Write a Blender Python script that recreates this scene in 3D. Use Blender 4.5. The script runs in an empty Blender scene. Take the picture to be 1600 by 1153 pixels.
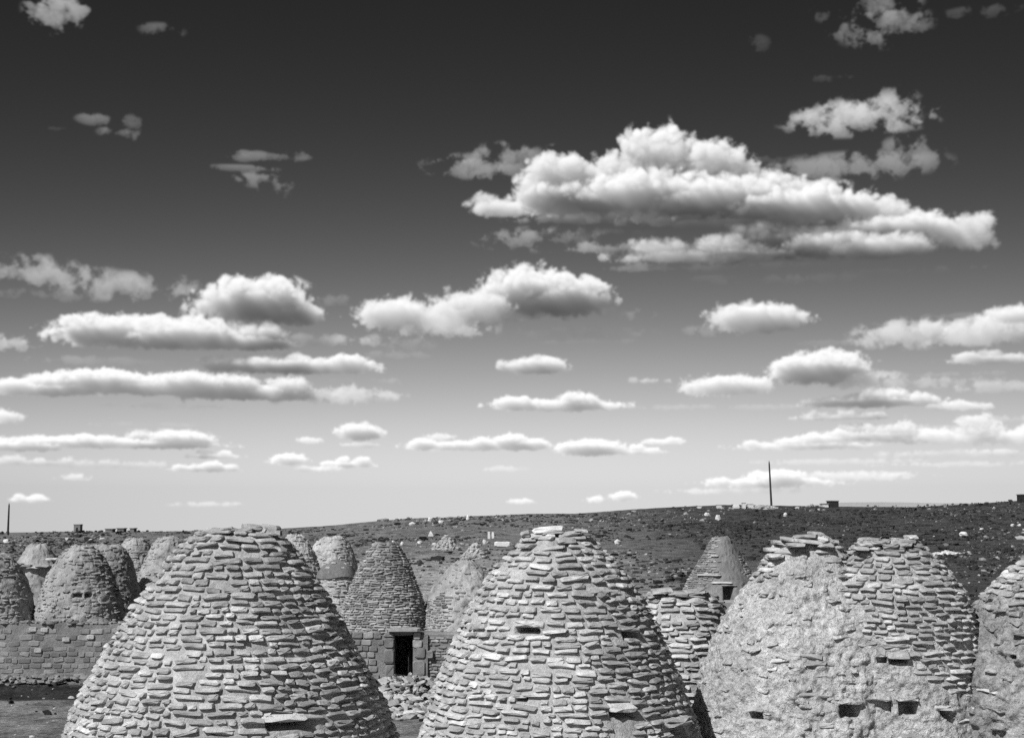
import bpy, bmesh, math, random
import numpy as np
from mathutils import Vector, Matrix, noise as mnoise

S = bpy.context.scene
COL = S.collection
PW, PH = 1600.0, 1153.0
FOC = 2198.0            # focal length in photograph pixels
HOR = 829.0             # row of the true horizon
CAMZ = 5.3
PITCH = math.atan((HOR - PH / 2) / FOC)

# ---------------------------------------------------------------- camera
cd = bpy.data.cameras.new('camera')
cd.sensor_fit = 'HORIZONTAL'
cd.sensor_width = 36.0
cd.lens = 36.0 * FOC / PW
cd.clip_start = 0.1
cd.clip_end = 20000
cam = bpy.data.objects.new('camera', cd)
COL.objects.link(cam)
cam.location = (0, 0, CAMZ)
cam.rotation_euler = (math.pi / 2 + PITCH, 0, 0)
S.camera = cam

# ---------------------------------------------------------------- exposure
S.view_settings.view_transform = 'Standard'
S.view_settings.look = 'None'
S.view_settings.exposure = 0.0
S.view_settings.gamma = 1.0
S.view_settings.use_curve_mapping = False
S.render.engine = 'CYCLES'
S.cycles.use_adaptive_sampling = True
S.cycles.adaptive_threshold = 0.02
S.cycles.adaptive_min_samples = 12
S.cycles.use_denoising = False
S.cycles.max_bounces = 4
S.cycles.diffuse_bounces = 2
S.cycles.glossy_bounces = 1
S.cycles.caustics_reflective = False
S.cycles.caustics_refractive = False

# ---------------------------------------------------------------- sun
SUNV = Vector((-0.46, -0.55, 0.70)).normalized()      # towards the sun
sun_el = math.asin(SUNV.z)
sun_rot = math.atan2(SUNV.x, SUNV.y) % (2 * math.pi)
sd = bpy.data.lights.new('sun', 'SUN')
sd.energy = 5.0
sd.angle = math.radians(0.5)
sd.color = (1.0, 1.0, 1.0)          # black and white film
sun = bpy.data.objects.new('sun', sd)
COL.objects.link(sun)
sun.rotation_euler = SUNV.to_track_quat('Z', 'Y').to_euler()


def pix_dir(px, py):
    """direction in the world of a point of the photograph"""
    x = (px - PW / 2) / FOC
    z = -(py - PH / 2) / FOC
    c, s = math.cos(PITCH), math.sin(PITCH)
    return Vector((x, c - z * s, s + z * c))


def at(px, py, dist):
    """point at forward distance dist seen at this point of the photograph"""
    d = pix_dir(px, py)
    d = d * (dist / d.y)
    return Vector((d.x, d.y, d.z + CAMZ))


# ---------------------------------------------------------------- sky
class NG:
    """small helper for node trees"""
    def __init__(s, tree):
        s.t = tree
    def n(s, typ, ins=None, **kw):
        nd = s.t.nodes.new(typ)
        for k, v in kw.items():
            setattr(nd, k, v)
        if ins:
            for k, v in ins.items():
                if v is None:
                    continue
                if isinstance(v, bpy.types.NodeSocket):
                    s.t.links.new(v, nd.inputs[k])
                else:
                    nd.inputs[k].default_value = v
        return nd
    def m(s, op, a, b=None, c=None, clamp=False):
        nd = s.n('ShaderNodeMath', {0: a, 1: b, 2: c}, operation=op, use_clamp=clamp)
        return nd.outputs[0]
    def v(s, op, a, b=None, c=None):
        nd = s.n('ShaderNodeVectorMath', {0: a, 1: b, 2: c}, operation=op)
        return nd.outputs['Value'] if op in ('LENGTH', 'DOT_PRODUCT') else nd.outputs[0]
    def mr(s, val, a, b, c, d, smooth=False):
        nd = s.n('ShaderNodeMapRange', {0: val, 1: a, 2: b, 3: c, 4: d})
        nd.clamp = True
        if smooth:
            nd.interpolation_type = 'SMOOTHSTEP'
        return nd.outputs[0]
    def comb(s, x, y, z=0.0):
        return s.n('ShaderNodeCombineXYZ', {0: x, 1: y, 2: z}).outputs[0]
    def sep(s, v):
        return s.n('ShaderNodeSeparateXYZ', {0: v}).outputs
    def mixc(s, f, a, b, blend='MIX'):
        nd = s.n('ShaderNodeMix', None, data_type='RGBA', blend_type=blend)
        for k, v in ((0, f), (6, a), (7, b)):
            if isinstance(v, bpy.types.NodeSocket):
                s.t.links.new(v, nd.inputs[k])
            else:
                if k and not isinstance(v, (tuple, list)):
                    v = (v, v, v, 1)
                nd.inputs[k].default_value = v
        return nd.outputs[2]
    def mixf(s, f, a, b):
        nd = s.n('ShaderNodeMix', {0: f, 2: a, 3: b}, data_type='FLOAT')
        return nd.outputs[0]

# cumulus: x, row of the base, half width, height, density, softness of the base
CLOUDS = [
    # great cloud, upper deck: broad body, then the bulging heads in front of it
    (785, 342, 60, 34, .8, 3.5), (760, 335, 26, 38, .8, 3), (900, 345, 110, 78, 1, 5), (1010, 346, 130, 92, 1, 5), (1130, 348, 120, 84, 1, 5), (1250, 352, 120, 66, 1, 4),
    (872, 306, 56, 74, 1.1, 1.6, -.5), (835, 328, 40, 58, 1, 1.8, -.4), (908, 310, 44, 64, 1, 1.6, -.3), (960, 304, 50, 70, 1, 1.6, .1), (1030, 290, 74, 100, 1.3, 1.1, -.2), (1062, 280, 40, 60, 1.2, 1.2, -.3), (1000, 292, 44, 80, 1, 1.3, -.3),
    (1115, 292, 54, 84, 1.1, 1.3, -.6), (1090, 306, 34, 44, 1, 1.4, -.7), (1155, 302, 44, 64, 1, 1.5, -.4), (1200, 310, 46, 50, 1, 1.6, -.4), (1245, 320, 46, 46, 1, 1.6, -.4), (1285, 342, 42, 58, 1, 1.7, -.3),
    (1335, 352, 46, 54, 1, 2, -.3), (1385, 362, 46, 56, 1, 2, -.2), (1430, 376, 46, 52, .9, 2, -.2), (1400, 382, 110, 54, .9, 3), (1475, 388, 44, 48, .8, 2), (1514, 386, 40, 58, .8, 1.6), (1535, 388, 24, 40, .7, 1.6),
    # lower deck
    (1100, 414, 150, 46, .72, 4), (1130, 410, 50, 50, .95, 1.5, -.3), (1060, 408, 50, 34, .66, 2), (1195, 396, 66, 60, .9, 2, .2), (1240, 402, 90, 56, .85, 3, .3), (1300, 404, 90, 50, .8, 3), (1380, 406, 90, 46, .8, 3), (970, 398, 90, 34, .55, 3), (860, 390, 110, 36, .42, 2), (1060, 424, 150, 14, .46, 2), (960, 352, 150, 26, .6, 3), (1150, 356, 160, 26, .7, 3),
    (1240, 444, 110, 16, .28, 1.5), (1010, 404, 60, 18, .40, 2),
    (900, 372, 130, 14, .30, 2), (1180, 424, 160, 14, .30, 2), (1120, 440, 60, 10, .26, 2), (1400, 432, 120, 14, .30, 2), (1480, 500, 90, 10, .30, 2), (1330, 540, 120, 10, .28, 2), (1480, 590, 110, 9, .28, 2), (1200, 640, 90, 8, .26, 2), (1060, 640, 80, 8, .25, 2), (1560, 660, 80, 10, .3, 2), (1440, 672, 120, 8, .3, 2), (1300, 726, 130, 9, .3, 2), (1490, 730, 120, 9, .3, 2), (620, 560, 60, 12, .26, 2), (560, 600, 90, 10, .28, 2), (250, 640, 120, 10, .28, 2), (240, 668, 90, 8, .26, 2), (90, 470, 90, 18, .30, 2), (980, 500, 40, 20, .3, 2),
    # left companion, upper right pair
    (745, 276, 80, 36, .42, 2), (790, 262, 56, 40, .40, 2), (1345, 212, 105, 58, .50, 4), (1395, 202, 44, 62, .50, 3), (1330, 278, 130, 40, .38, 1.5), (1415, 255, 48, 42, .38, 1.5), (1230, 255, 60, 14, .22, 1.5),
    (1303, 126, 42, 11, .26, 1.5), (1375, 60, 70, 50, .36, 1.2), (1310, 30, 40, 26, .3, 1.2), (1385, 20, 50, 40, .4, 1.2), (1180, 78, 22, 24, .24, 1.2), (1530, 26, 56, 18, .25, 1.2),
    # upper left wisps
    (90, 38, 46, 50, .5, 1.2), (252, 56, 32, 20, .36, 1.2), (146, 194, 26, 16, .42, 1.5), (190, 216, 34, 18, .42, 1.5), (204, 204, 16, 24, .40, 1.5), (90, 205, 20, 6, .3, 1.5), (400, 250, 40, 16, .46, 1.5), (445, 252, 44, 16, .44, 1.5), (385, 268, 56, 10, .46, 1.5), (400, 288, 34, 20, .42, 1.2), (430, 302, 26, 26, .42, 1.2),
    # middle band
    (50, 445, 110, 44, .4, 2), (205, 466, 110, 40, .4, 2), (10, 548, 46, 24, .45, 3),
    (395, 510, 92, 80, 1.1, 5), (462, 510, 50, 42, .8, 3), (195, 548, 115, 60, 1, 5), (290, 550, 85, 54, 1, 5), (375, 548, 100, 44, .9, 4), (510, 540, 110, 26, .45, 2), (522, 480, 34, 20, .3, 2),
    (620, 515, 76, 54, .75, 3), (690, 525, 90, 60, .6, 3), (740, 510, 74, 62, .75, 3), (825, 500, 92, 88, 1.1, 5), (890, 498, 70, 66, .95, 5), (860, 532, 140, 24, .3, 2), (930, 540, 90, 11, .3, 3), (640, 548, 40, 22, .28, 2),
    (450, 586, 140, 44, .9, 4), (60, 620, 90, 36, .9, 4), (165, 618, 85, 42, 1, 5), (280, 620, 115, 38, .9, 4), (400, 626, 150, 36, .8, 3), (520, 628, 100, 32, .45, 2), (190, 572, 150, 14, .25, 2),
    # lower rows
    (835, 586, 58, 30, .85, 4), (1180, 520, 84, 50, .8, 3), (1110, 524, 40, 18, .3, 2), (1278, 602, 80, 54, 1, 4), (1345, 606, 60, 28, .4, 2), (1135, 620, 76, 36, .7, 3), (1015, 600, 34, 14, .5, 3), (870, 644, 112, 32, .75, 4),
    (1540, 540, 150, 44, .6, 3), (1590, 520, 60, 46, .8, 4), (1420, 545, 80, 46, .45, 3), (1560, 570, 80, 26, .75, 4), (1360, 638, 110, 30, .85, 4), (1320, 658, 76, 18, .6, 4), (1500, 642, 56, 20, .6, 3), (1440, 606, 140, 18, .3, 2), (1560, 612, 70, 18, .35, 2),
    (8, 662, 30, 22, .6, 3), (150, 702, 190, 28, .9, 5), (280, 702, 60, 30, .8, 4), (20, 706, 80, 26, .7, 4), (562, 690, 38, 30, .95, 4), (565, 700, 34, 9, .5, 3), (482, 694, 20, 11, .5, 3), (745, 706, 115, 28, .75, 5), (685, 690, 25, 14, .5, 3), (920, 714, 60, 28, .8, 4), (990, 712, 60, 16, .6, 4), (1035, 696, 38, 15, .6, 4),
    (1375, 690, 100, 28, .55, 3), (1255, 704, 110, 20, .6, 4), (1280, 698, 40, 22, .6, 4), (1520, 694, 120, 30, .5, 3), (1525, 672, 36, 26, .5, 3), (1500, 716, 130, 14, .35, 2),
    (330, 718, 50, 15, .6, 4), (320, 738, 55, 18, .7, 4), (545, 732, 44, 18, .75, 4), (450, 728, 32, 20, .65, 4), (490, 738, 40, 14, .5, 3), (160, 732, 120, 14, .35, 3), (40, 728, 80, 16, .5, 4), (785, 738, 38, 10, .3, 3), (45, 786, 34, 14, .6, 4), (110, 752, 28, 12, .4, 3), (320, 792, 60, 8, .3, 3),
    (1210, 762, 110, 24, .6, 3), (1150, 772, 110, 10, .3, 2), (1330, 752, 110, 16, .35, 2), (930, 786, 20, 12, .5, 3), (972, 784, 24, 16, .6, 4), (815, 788, 24, 9, .5, 3), (1560, 712, 40, 10, .4, 3),
]

# The clouds are computed as lit volumes: a grid of cloud density (ellipsoids broken up by billow
# noise), sun light swept through it along SUNV, then summed along the line of sight, giving a
# panorama of radiance and opacity by direction that the world lays over the Sky Texture.
SK = 0.70                      # grid cells per photograph pixel
U0, V0 = -880.0, -8.0          # left and bottom of the sector, photograph pixels about the horizon
GNX, GNV, GND = 1232, 620, 40


def px_to_uv(px, py):
    d = pix_dir(px, py)
    return math.atan2(d.x, d.y) * FOC, d.z / math.hypot(d.x, d.y) * FOC


def tile_noise(shape, wl, rng, lohi=2.2):
    """periodic noise in a band around wavelength wl cells, unit variance"""
    f = np.fft.rfftn(rng.standard_normal(shape).astype(np.float32))
    ks = np.meshgrid(np.fft.fftfreq(shape[0]), np.fft.fftfreq(shape[1]), np.fft.rfftfreq(shape[2]), indexing='ij')
    k = np.sqrt(sum(a * a for a in ks)) * wl
    f *= np.exp(-(np.log(np.maximum(k, 1e-6)) ** 2) * lohi)
    n = np.fft.irfftn(f, s=shape, axes=(0, 1, 2)).astype(np.float32)
    return n / n.std()


def tiled(n, nv, nx, nd, ov=0, ox=0):
    iv = (np.arange(nv) + ov) % n.shape[0]
    ix = (np.arange(nx) + ox) % n.shape[1]
    idd = np.arange(nd) % n.shape[2]
    return n[iv][:, ix][:, :, idd]


def smooth01(x):
    x = np.clip(x, 0, 1)
    return x * x * (3 - 2 * x)


def march_clouds():
    rng = np.random.default_rng(11)
    V = (np.arange(GNV) / SK + V0).astype(np.float32)
    U = (np.arange(GNX) / SK + U0).astype(np.float32)
    s = np.interp(V, [20, 330, 800], [.20, .62, 1.0]).astype(np.float32)   # size of things with height
    dcell = 9.0 * s                                    # depth of a cell, photograph pixels
    di = (np.arange(GND) - GND / 2 + .5).astype(np.float32)
    # shared noises: (rows, columns, depth)
    n1 = tile_noise((256, 320, 64), 70, rng)
    n2 = tile_noise((256, 320, 64), 34, rng)
    n3 = tile_noise((240, 288, 64), 17, rng)
    n4 = tile_noise((216, 256, 64), 8, rng)
    n5 = tile_noise((192, 200, 64), 4.5, rng)
    F = np.full((GNV, GNX, GND), -1.0, np.float32)
    W = np.zeros((GNV, GNX, GND), np.float32)
    # large scale displacement of the outlines
    prims = []
    for q in CLOUDS:
        cx, cyb, hw, hh, den, k = q[:6]
        dz = q[6] if len(q) > 6 else None
        if hw > hh * 2.2 and den > .42 and hh > 13:
            # long low clouds are rows of heads of unequal height
            prims.append((cx, cyb, hw, hh * .66, den, k, dz))
            n = int(hw / hh * 1.5)
            for j in range(n):
                u = (j + rng.uniform(.1, .9)) / n * 1.7 - .85
                hs = hh * rng.uniform(.55, 1.18) * (1 - .45 * u * u)
                prims.append((cx + u * hw, cyb - hh * .05, hs * rng.uniform(.8, 1.5), hs, den, k * .7, rng.uniform(-.6, .3)))
        else:
            prims.append((cx, cyb, hw, hh, den, k, dz))
    for (cx, cyb, hw, hh, den, k, dz) in prims:
        u0, v0 = px_to_uv(cx, cyb)
        hw, hh = hw * 1.08, hh * 1.02
        sl = float(np.interp(v0, [20, 330, 800], [.20, .62, 1.0]))
        m = 1.35
        i0, i1 = int((v0 - hh * .9 - V0 - 10) * SK), int((v0 + hh * m - V0 + 10) * SK) + 1
        j0, j1 = int((u0 - hw * m - U0) * SK), int((u0 + hw * m - U0) * SK) + 1
        i0, j0, i1, j1 = max(i0, 0), max(j0, 0), min(i1, GNV), min(j1, GNX)
        if i1 <= i0 or j1 <= j0:
            continue
        x = ((U[j0:j1] - u0) / hw)[None, :, None]
        rd = min(hw * .9, hh * 1.5)
        zz = di[None, :] * dcell[i0:i1, None] - (rng.uniform(-.3, .3) if dz is None else dz) * rd
        # the flat base recedes: its near edge stands higher in the view than its far edge
        rise = np.clip(rd - zz, 0, 2 * rd) / (2 * rd) * hh * BASE_RISE
        y = (V[i0:i1, None] - v0 - rise) / (hh - rise)
        y = np.where(y > 0, y, -y * k * 1.3)[:, None, :]
        z = (zz / rd)[:, None, :]
        f = 1 - np.sqrt(x * x + y * y + z * z)
        cur = F[i0:i1, j0:j1]
        mask = f > cur
        W[i0:i1, j0:j1] = np.where(mask, den, W[i0:i1, j0:j1])
        # smooth union
        h = np.clip(.5 + .5 * (f - cur) / .10, 0, 1)
        F[i0:i1, j0:j1] = cur * (1 - h) + f * h + .10 * h * (1 - h)
    # billows: bumps with creases, one band after another; finer bands near the horizon
    lo = smooth01((V - 80) / 330)[:, None, None]       # 1 high up, 0 near the horizon
    for r0 in range(0, GNV, 124):
        r1 = min(r0 + 124, GNV)
        L = lo[r0:r1]
        act = F[r0:r1]
        wq = W[r0:r1]
        def T(n, a):
            return tiled(n, r1 - r0, GNX, GND, r0 + a, a * 3)
        a1, a2, a3, a4, a5 = T(n1, 0), T(n2, 31), T(n3, 67), T(n4, 11), T(n5, 5)
        bil = .10 * L * (np.abs(a1) - .8) + (.060 * L + .05) * (np.abs(a2) - .8) + (.050 + .05 * (1 - L)) * (np.abs(a3) - .8) + (.026 + .04 * (1 - L)) * (np.abs(a4) - .8) + .016 * a5
        wis = .26 * L * a1 + (.16 * L + .10) * a2 + .14 * a3 + .10 * a4 + .06 * a5
        thin = np.clip((.85 - wq) / .5, 0, 1)
        lim = np.clip(act + .22, -1, .6)               # nothing floats far from its cloud
        F[r0:r1] = np.where(act > -.22, np.minimum(act + bil * (1 - thin) + (wis - .06) * thin, lim * 1.2), -1)
    del n1, n2
    rho = smooth01(F * 2.8)
    rho *= (.022 + .978 * np.clip((W + .22 * (1 - lo) - .15) / .75, 0, 1) ** 3.0)
    rho[F < 0] = 0
    sig = (.045 / s)[:, None, None]                    # extinction per photograph pixel
    # sun light from the upper left, a little from behind the viewer
    lx, lz, ly = SUNV.x, SUNV.z, SUNV.y                # depth grows away from the viewer
    tau = np.zeros((GNX, GND), np.float32)
    TAU = np.zeros((GNV, GNX, GND), np.float32)
    step = 1 / SK / lz                                 # length of the ray through one row
    ix = np.arange(GNX, dtype=np.float32)
    for r in range(GNV - 2, -1, -1):
        t = tau + rho[r + 1] * float(sig[r + 1, 0, 0]) * step
        sx = lx / lz                                   # cells
        sd_ = ly / lz / SK / float(dcell[r])
        # value at (x,d) comes from (x+sx, d+sd_) one row up
        a = math.floor(sx); fx = sx - a
        t = (1 - fx) * np.roll(t, -a, 0) + fx * np.roll(t, -a - 1, 0)
        b = math.floor(sd_); fd = sd_ - b
        tt = np.zeros_like(t)
        def sh(q, n):
            o = np.zeros_like(q)
            if n == 0: return q
            if n > 0: o[:, :-n] = q[:, n:]
            else: o[:, -n:] = q[:, :n]
            return o
        t = (1 - fd) * sh(t, b) + fd * sh(t, b + 1)
        tau = t
        TAU[r] = t
    lum = CL_SUN * (.72 * np.exp(-TAU * .72) + .28 * np.exp(-TAU * .36))
    del TAU
    amb = np.interp(V, [0, 120, 320], [.34, .22, CL_AMB]).astype(np.float32)[:, None]   # air light in front of far clouds
    R = np.zeros((GNV, GNX), np.float32)
    Tr = np.ones((GNV, GNX), np.float32)
    for d in range(GND):
        al = 1 - np.exp(-rho[:, :, d] * sig[:, :, 0] * dcell[:, None])
        R += Tr * al * (lum[:, :, d] + amb)
        Tr *= 1 - al
    A = 1 - Tr
    # the air in front of the far clouds near the horizon
    fade = np.interp(V, [0, 60, 260, 500], [.60, .80, .97, 1.0]).astype(np.float32)[:, None]
    edge = smooth01((np.minimum(U - U[0], U[-1] - U)) / 40)[None, :] * smooth01((V[-1] - V) / 30)[:, None]
    fade = fade * edge
    R, A = R * fade, A * fade
    for q in range(1):                                 # soft edges
        for ax in (0, 1):
            R = .5 * R + .25 * (np.roll(R, 1, ax) + np.roll(R, -1, ax))
            A = .5 * A + .25 * (np.roll(A, 1, ax) + np.roll(A, -1, ax))
    return R, A

CL_SUN, CL_AMB, BASE_RISE = 1.05, .062, .70


w = bpy.data.worlds.new('World')
S.world = w
w.use_nodes = True
wt = w.node_tree
wt.nodes.clear()


def build_world():
    R, A = march_clouds()
    img = bpy.data.images.new('cloud_panorama', GNX, GNV, alpha=True, float_buffer=True)
    img.colorspace_settings.name = 'Non-Color'
    img.alpha_mode = 'CHANNEL_PACKED'
    buf = np.ones((GNV, GNX, 4), np.float32)
    buf[..., 0] = R
    buf[..., 1] = A
    buf[..., 2] = 0
    img.pixels.foreach_set(buf.ravel())
    img.pack()
    W = NG(wt)
    out = wt.nodes.new('ShaderNodeOutputWorld')
    bg = wt.nodes.new('ShaderNodeBackground')
    wt.links.new(bg.outputs[0], out.inputs[0])
    tc = wt.nodes.new('ShaderNodeTexCoord')
    dv = W.v('NORMALIZE', tc.outputs['Generated'])
    x, y, z = W.sep(dv)
    h = W.m('SQRT', W.m('ADD', W.m('MULTIPLY', x, x), W.m('MULTIPLY', y, y)))
    U = W.m('MULTIPLY', W.m('ARCTAN2', x, y), FOC)
    V = W.m('MULTIPLY', W.m('DIVIDE', z, W.m('MAXIMUM', h, .02)), FOC)
    cu = W.m('MULTIPLY_ADD', U, SK / GNX, -U0 * SK / GNX)
    cv = W.m('MULTIPLY_ADD', V, SK / GNV, -V0 * SK / GNV)
    tex = W.n('ShaderNodeTexImage', {'Vector': W.comb(cu, cv)}, image=img, interpolation='Linear', extension='CLIP')
    rc = W.n('ShaderNodeSeparateColor', {0: tex.outputs[0]})
    sky = wt.nodes.new('ShaderNodeTexSky')
    sky.sky_type = 'NISHITA'
    sky.sun_disc = False
    sky.sun_elevation = sun_el
    sky.sun_rotation = sun_rot
    wt.links.new(W.comb(W.m('MULTIPLY', x, .4), y, W.m('MAXIMUM', z, .03)), sky.inputs[0])
    rgb = W.n('ShaderNodeSeparateColor', {0: sky.outputs[0]})
    # black and white film behind a red filter: only the red light of the sky counts, printed hard
    red = W.m('MULTIPLY', rgb.outputs[0], SKY_STR)
    clear = W.m('MULTIPLY', W.m('POWER', red, SKY_GAM), SKY_MUL)
    pol = W.m('POWER', W.m('ABSOLUTE', W.v('DOT_PRODUCT', dv, (-.06, .995, .0))), 6.0)
    clear = W.m('MULTIPLY', clear, W.m('MULTIPLY_ADD', pol, .62, .38))
    clear = W.m('MULTIPLY', W.m('SUBTRACT', 1.0, W.m('EXPONENT', W.m('MULTIPLY', clear, -1 / .90))), .90)
    clear = W.m('ADD', clear, .010)
    # scattered clouds go on over the rest of the sky
    inside = W.mr(W.m('ABSOLUTE', U), 850, 1050, 0, 1)
    above = W.mr(V, 850, 1050, 0, 1)
    zz = W.m('ADD', W.m('MAXIMUM', z, 0), .12)
    pl = W.comb(W.m('DIVIDE', x, zz), W.m('DIVIDE', y, zz))
    no = W.n('ShaderNodeTexNoise', {'Vector': pl, 'Scale': 1.1, 'Detail': 7.0, 'Roughness': .58})
    al = W.m('MULTIPLY', W.mr(no.outputs[0], .56, .72, 0, .8, True), W.m('MAXIMUM', inside, above))
    val = W.mixf(al, clear, .40)
    val = W.m('ADD', W.m('MULTIPLY', val, W.m('SUBTRACT', 1.0, rc.outputs[1])), rc.outputs[0])
    bg_ = W.mixf(W.mr(z, -.03, -.005, 1, 0), val, .10)
    wt.links.new(W.comb(bg_, bg_, bg_), bg.inputs[0])
    bg.inputs[1].default_value = 1.0
    w.cycles.sampling_method = 'MANUAL'
    w.cycles.sample_map_resolution = 512


SKY_STR, SKY_GAM, SKY_MUL = 0.10, 3.6, 1.12 / .5 ** 3.6
build_world()
# ================================================================ helpers
RNG = np.random.default_rng(5)
random.seed(7)
_TAB = np.random.default_rng(3).random((64, 64, 64)).astype(np.float32)


def vnoise(x, y, z):
    """smooth value noise, 0..1, any array shape"""
    xi, yi, zi = np.floor(x).astype(int), np.floor(y).astype(int), np.floor(z).astype(int)
    fx, fy, fz = x - xi, y - yi, z - zi
    fx, fy, fz = fx * fx * (3 - 2 * fx), fy * fy * (3 - 2 * fy), fz * fz * (3 - 2 * fz)
    def t(a, b, c):
        return _TAB[(xi + a) & 63, (yi + b) & 63, (zi + c) & 63]
    a = t(0, 0, 0) * (1 - fx) + t(1, 0, 0) * fx
    b = t(0, 1, 0) * (1 - fx) + t(1, 1, 0) * fx
    c = t(0, 0, 1) * (1 - fx) + t(1, 0, 1) * fx
    d = t(0, 1, 1) * (1 - fx) + t(1, 1, 1) * fx
    return (a * (1 - fy) + b * fy) * (1 - fz) + (c * (1 - fy) + d * fy) * fz


def fbm(x, y, z, sc, octs=3, rough=.5):
    s, a, t = 0, 1.0, 0
    for i in range(octs):
        k = sc * 2.03 ** i
        s = s + a * (vnoise(x * k + 17.3 * i, y * k + 5.1 * i, z * k + 9.7 * i) - .5)
        t += a
        a *= rough
    return s / t * 2            # about -1..1


def mesh_np(name, verts, faces, smooth=True):
    """faces: array (n,3) or (n,4), or a list of such arrays"""
    if not isinstance(faces, list):
        faces = [faces]
    me = bpy.data.meshes.new(name)
    verts = np.asarray(verts, np.float32)
    loops = np.concatenate([f.ravel() for f in faces]).astype(np.int32)
    tot = np.concatenate([np.full(len(f), f.shape[1]) for f in faces]).astype(np.int32)
    start = np.concatenate([[0], np.cumsum(tot)[:-1]]).astype(np.int32)
    me.vertices.add(len(verts))
    me.vertices.foreach_set('co', verts.ravel())
    me.loops.add(len(loops))
    me.loops.foreach_set('vertex_index', loops)
    me.polygons.add(len(tot))
    me.polygons.foreach_set('loop_start', start)
    me.polygons.foreach_set('loop_total', tot)
    me.polygons.foreach_set('use_smooth', np.full(len(tot), smooth))
    me.update(calc_edges=True)
    me.validate()
    return me


def link(name, data, parent=None, mat=None):
    o = bpy.data.objects.new(name, data)
    COL.objects.link(o)
    if parent is not None:
        o.parent = parent
    if mat is not None and data is not None and len(data.materials) == 0:
        data.materials.append(mat)
    return o


def thing(name, loc, label, cat, group=None):
    o = bpy.data.objects.new(name, None)
    COL.objects.link(o)
    o.empty_display_size = .2
    o.location = loc
    o['label'] = label
    o['category'] = cat
    if group:
        o['group'] = group
    return o


def tagged(name, me, mat, loc, label, cat, group=None):
    o = link(name, me, None, mat)
    o.location = loc
    o['label'] = label
    o['category'] = cat
    if group:
        o['group'] = group
    return o


def prism(poly_top, poly_bot, name='block', smooth=False):
    n = len(poly_top)
    v = [tuple(p) for p in poly_bot] + [tuple(p) for p in poly_top]
    me = bpy.data.meshes.new(name)
    f = [tuple(range(n))[::-1], tuple(range(n, 2 * n))] + [(i, (i + 1) % n, n + (i + 1) % n, n + i) for i in range(n)]
    me.from_pydata(v, [], f)
    for p in me.polygons:
        p.use_smooth = smooth
    return me


# ================================================================ materials
def new_mat(name):
    m = bpy.data.materials.new(name)
    m.use_nodes = True
    m.node_tree.nodes.clear()
    N = NG(m.node_tree)
    out = m.node_tree.nodes.new('ShaderNodeOutputMaterial')
    b = m.node_tree.nodes.new('ShaderNodeBsdfPrincipled')
    b.inputs['Roughness'].default_value = .92
    b.inputs['Specular IOR Level'].default_value = .18
    m.node_tree.links.new(b.outputs[0], out.inputs[0])
    return m, N, b


def rough_mat(name, lo, hi, scale=6.0, fine=45.0, bump=.5, dist=.02, spread=0.0, stain=None, speck=.0):
    """matt mineral surface in greys: broad tone, fine grain, bumps; spread = tone range from piece to piece"""
    m, N, b = new_mat(name)
    tc = m.node_tree.nodes.new('ShaderNodeNewGeometry')
    pos = tc.outputs['Position']
    big = N.n('ShaderNodeTexNoise', {'Vector': pos, 'Scale': scale, 'Detail': 5.0, 'Roughness': .62}).outputs[0]
    sm = N.n('ShaderNodeTexNoise', {'Vector': pos, 'Scale': fine, 'Detail': 4.0, 'Roughness': .65}).outputs[0]
    f = N.m('ADD', N.m('MULTIPLY', big, .6), N.m('MULTIPLY', sm, .4))
    col = N.mr(f, .34, .66, lo, hi)
    if spread:
        oi = m.node_tree.nodes.new('ShaderNodeObjectInfo')
        r = N.m('FRACT', N.m('ADD', oi.outputs['Random'], tc.outputs['Random Per Island']))
        # most pieces alike, a few dark, a few pale
        k = N.m('POWER', r, 1.4)
        col = N.m('MULTIPLY', col, N.mr(k, 0, 1, 1 - spread, 1 + spread))
    if stain:
        sc, amt = stain
        st = N.n('ShaderNodeTexNoise', {'Vector': N.v('MULTIPLY', pos, (1, 1, .45)), 'Scale': sc, 'Detail': 4.0, 'Roughness': .6}).outputs[0]
        col = N.m('MULTIPLY', col, N.mr(st, .38, .62, 1 - amt, 1.0, True))
    if speck:
        vo = N.n('ShaderNodeTexNoise', {'Vector': pos, 'Scale': fine * 2.2, 'Detail': 2.0}).outputs[0]
        col = N.m('MULTIPLY', col, N.mr(vo, .30, .44, 1 - speck, 1.0))
    m.node_tree.links.new(N.comb(col, col, col), b.inputs['Base Color'])
    h = N.m('ADD', N.m('MULTIPLY', big, .8), N.m('MULTIPLY', sm, .5))
    bp = N.n('ShaderNodeBump', {'Height': h, 'Strength': bump, 'Distance': dist})
    m.node_tree.links.new(bp.outputs[0], b.inputs['Normal'])
    return m


M = {}
M['stone'] = rough_mat('fieldstone', .29, .63, 7, 55, .9, .016, .28, (1.1, .32), .45)
M['stone_far'] = rough_mat('fieldstone_far', .18, .43, 4, 22, .6, .03, .42, (.9, .3), .3)
M['mortar'] = rough_mat('lime_mortar', .27, .57, 6, 38, 1.0, .035, 0, (.9, .25), .5)
M['plaster'] = rough_mat('mud_plaster', .25, .72, 13, 30, 1.0, .06, 0, (1.6, .25), .6)
M['plaster_dull'] = rough_mat('dull_mud_plaster', .15, .50, 11, 30, 1.0, .06, 0, (1.6, .35), .6)
M['dark_mortar'] = rough_mat('weathered_mortar', .15, .33, 5, 22, 1.0, .03, 0, (.9, .2), .4)
M['mud'] = rough_mat('old_mud', .22, .44, 2.5, 14, 1.0, .05, 0, (.7, .25), .4)
M['mud_pale'] = rough_mat('pale_mud', .30, .56, 2.5, 14, 1.0, .05, 0, (.7, .25), .4)
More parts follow.
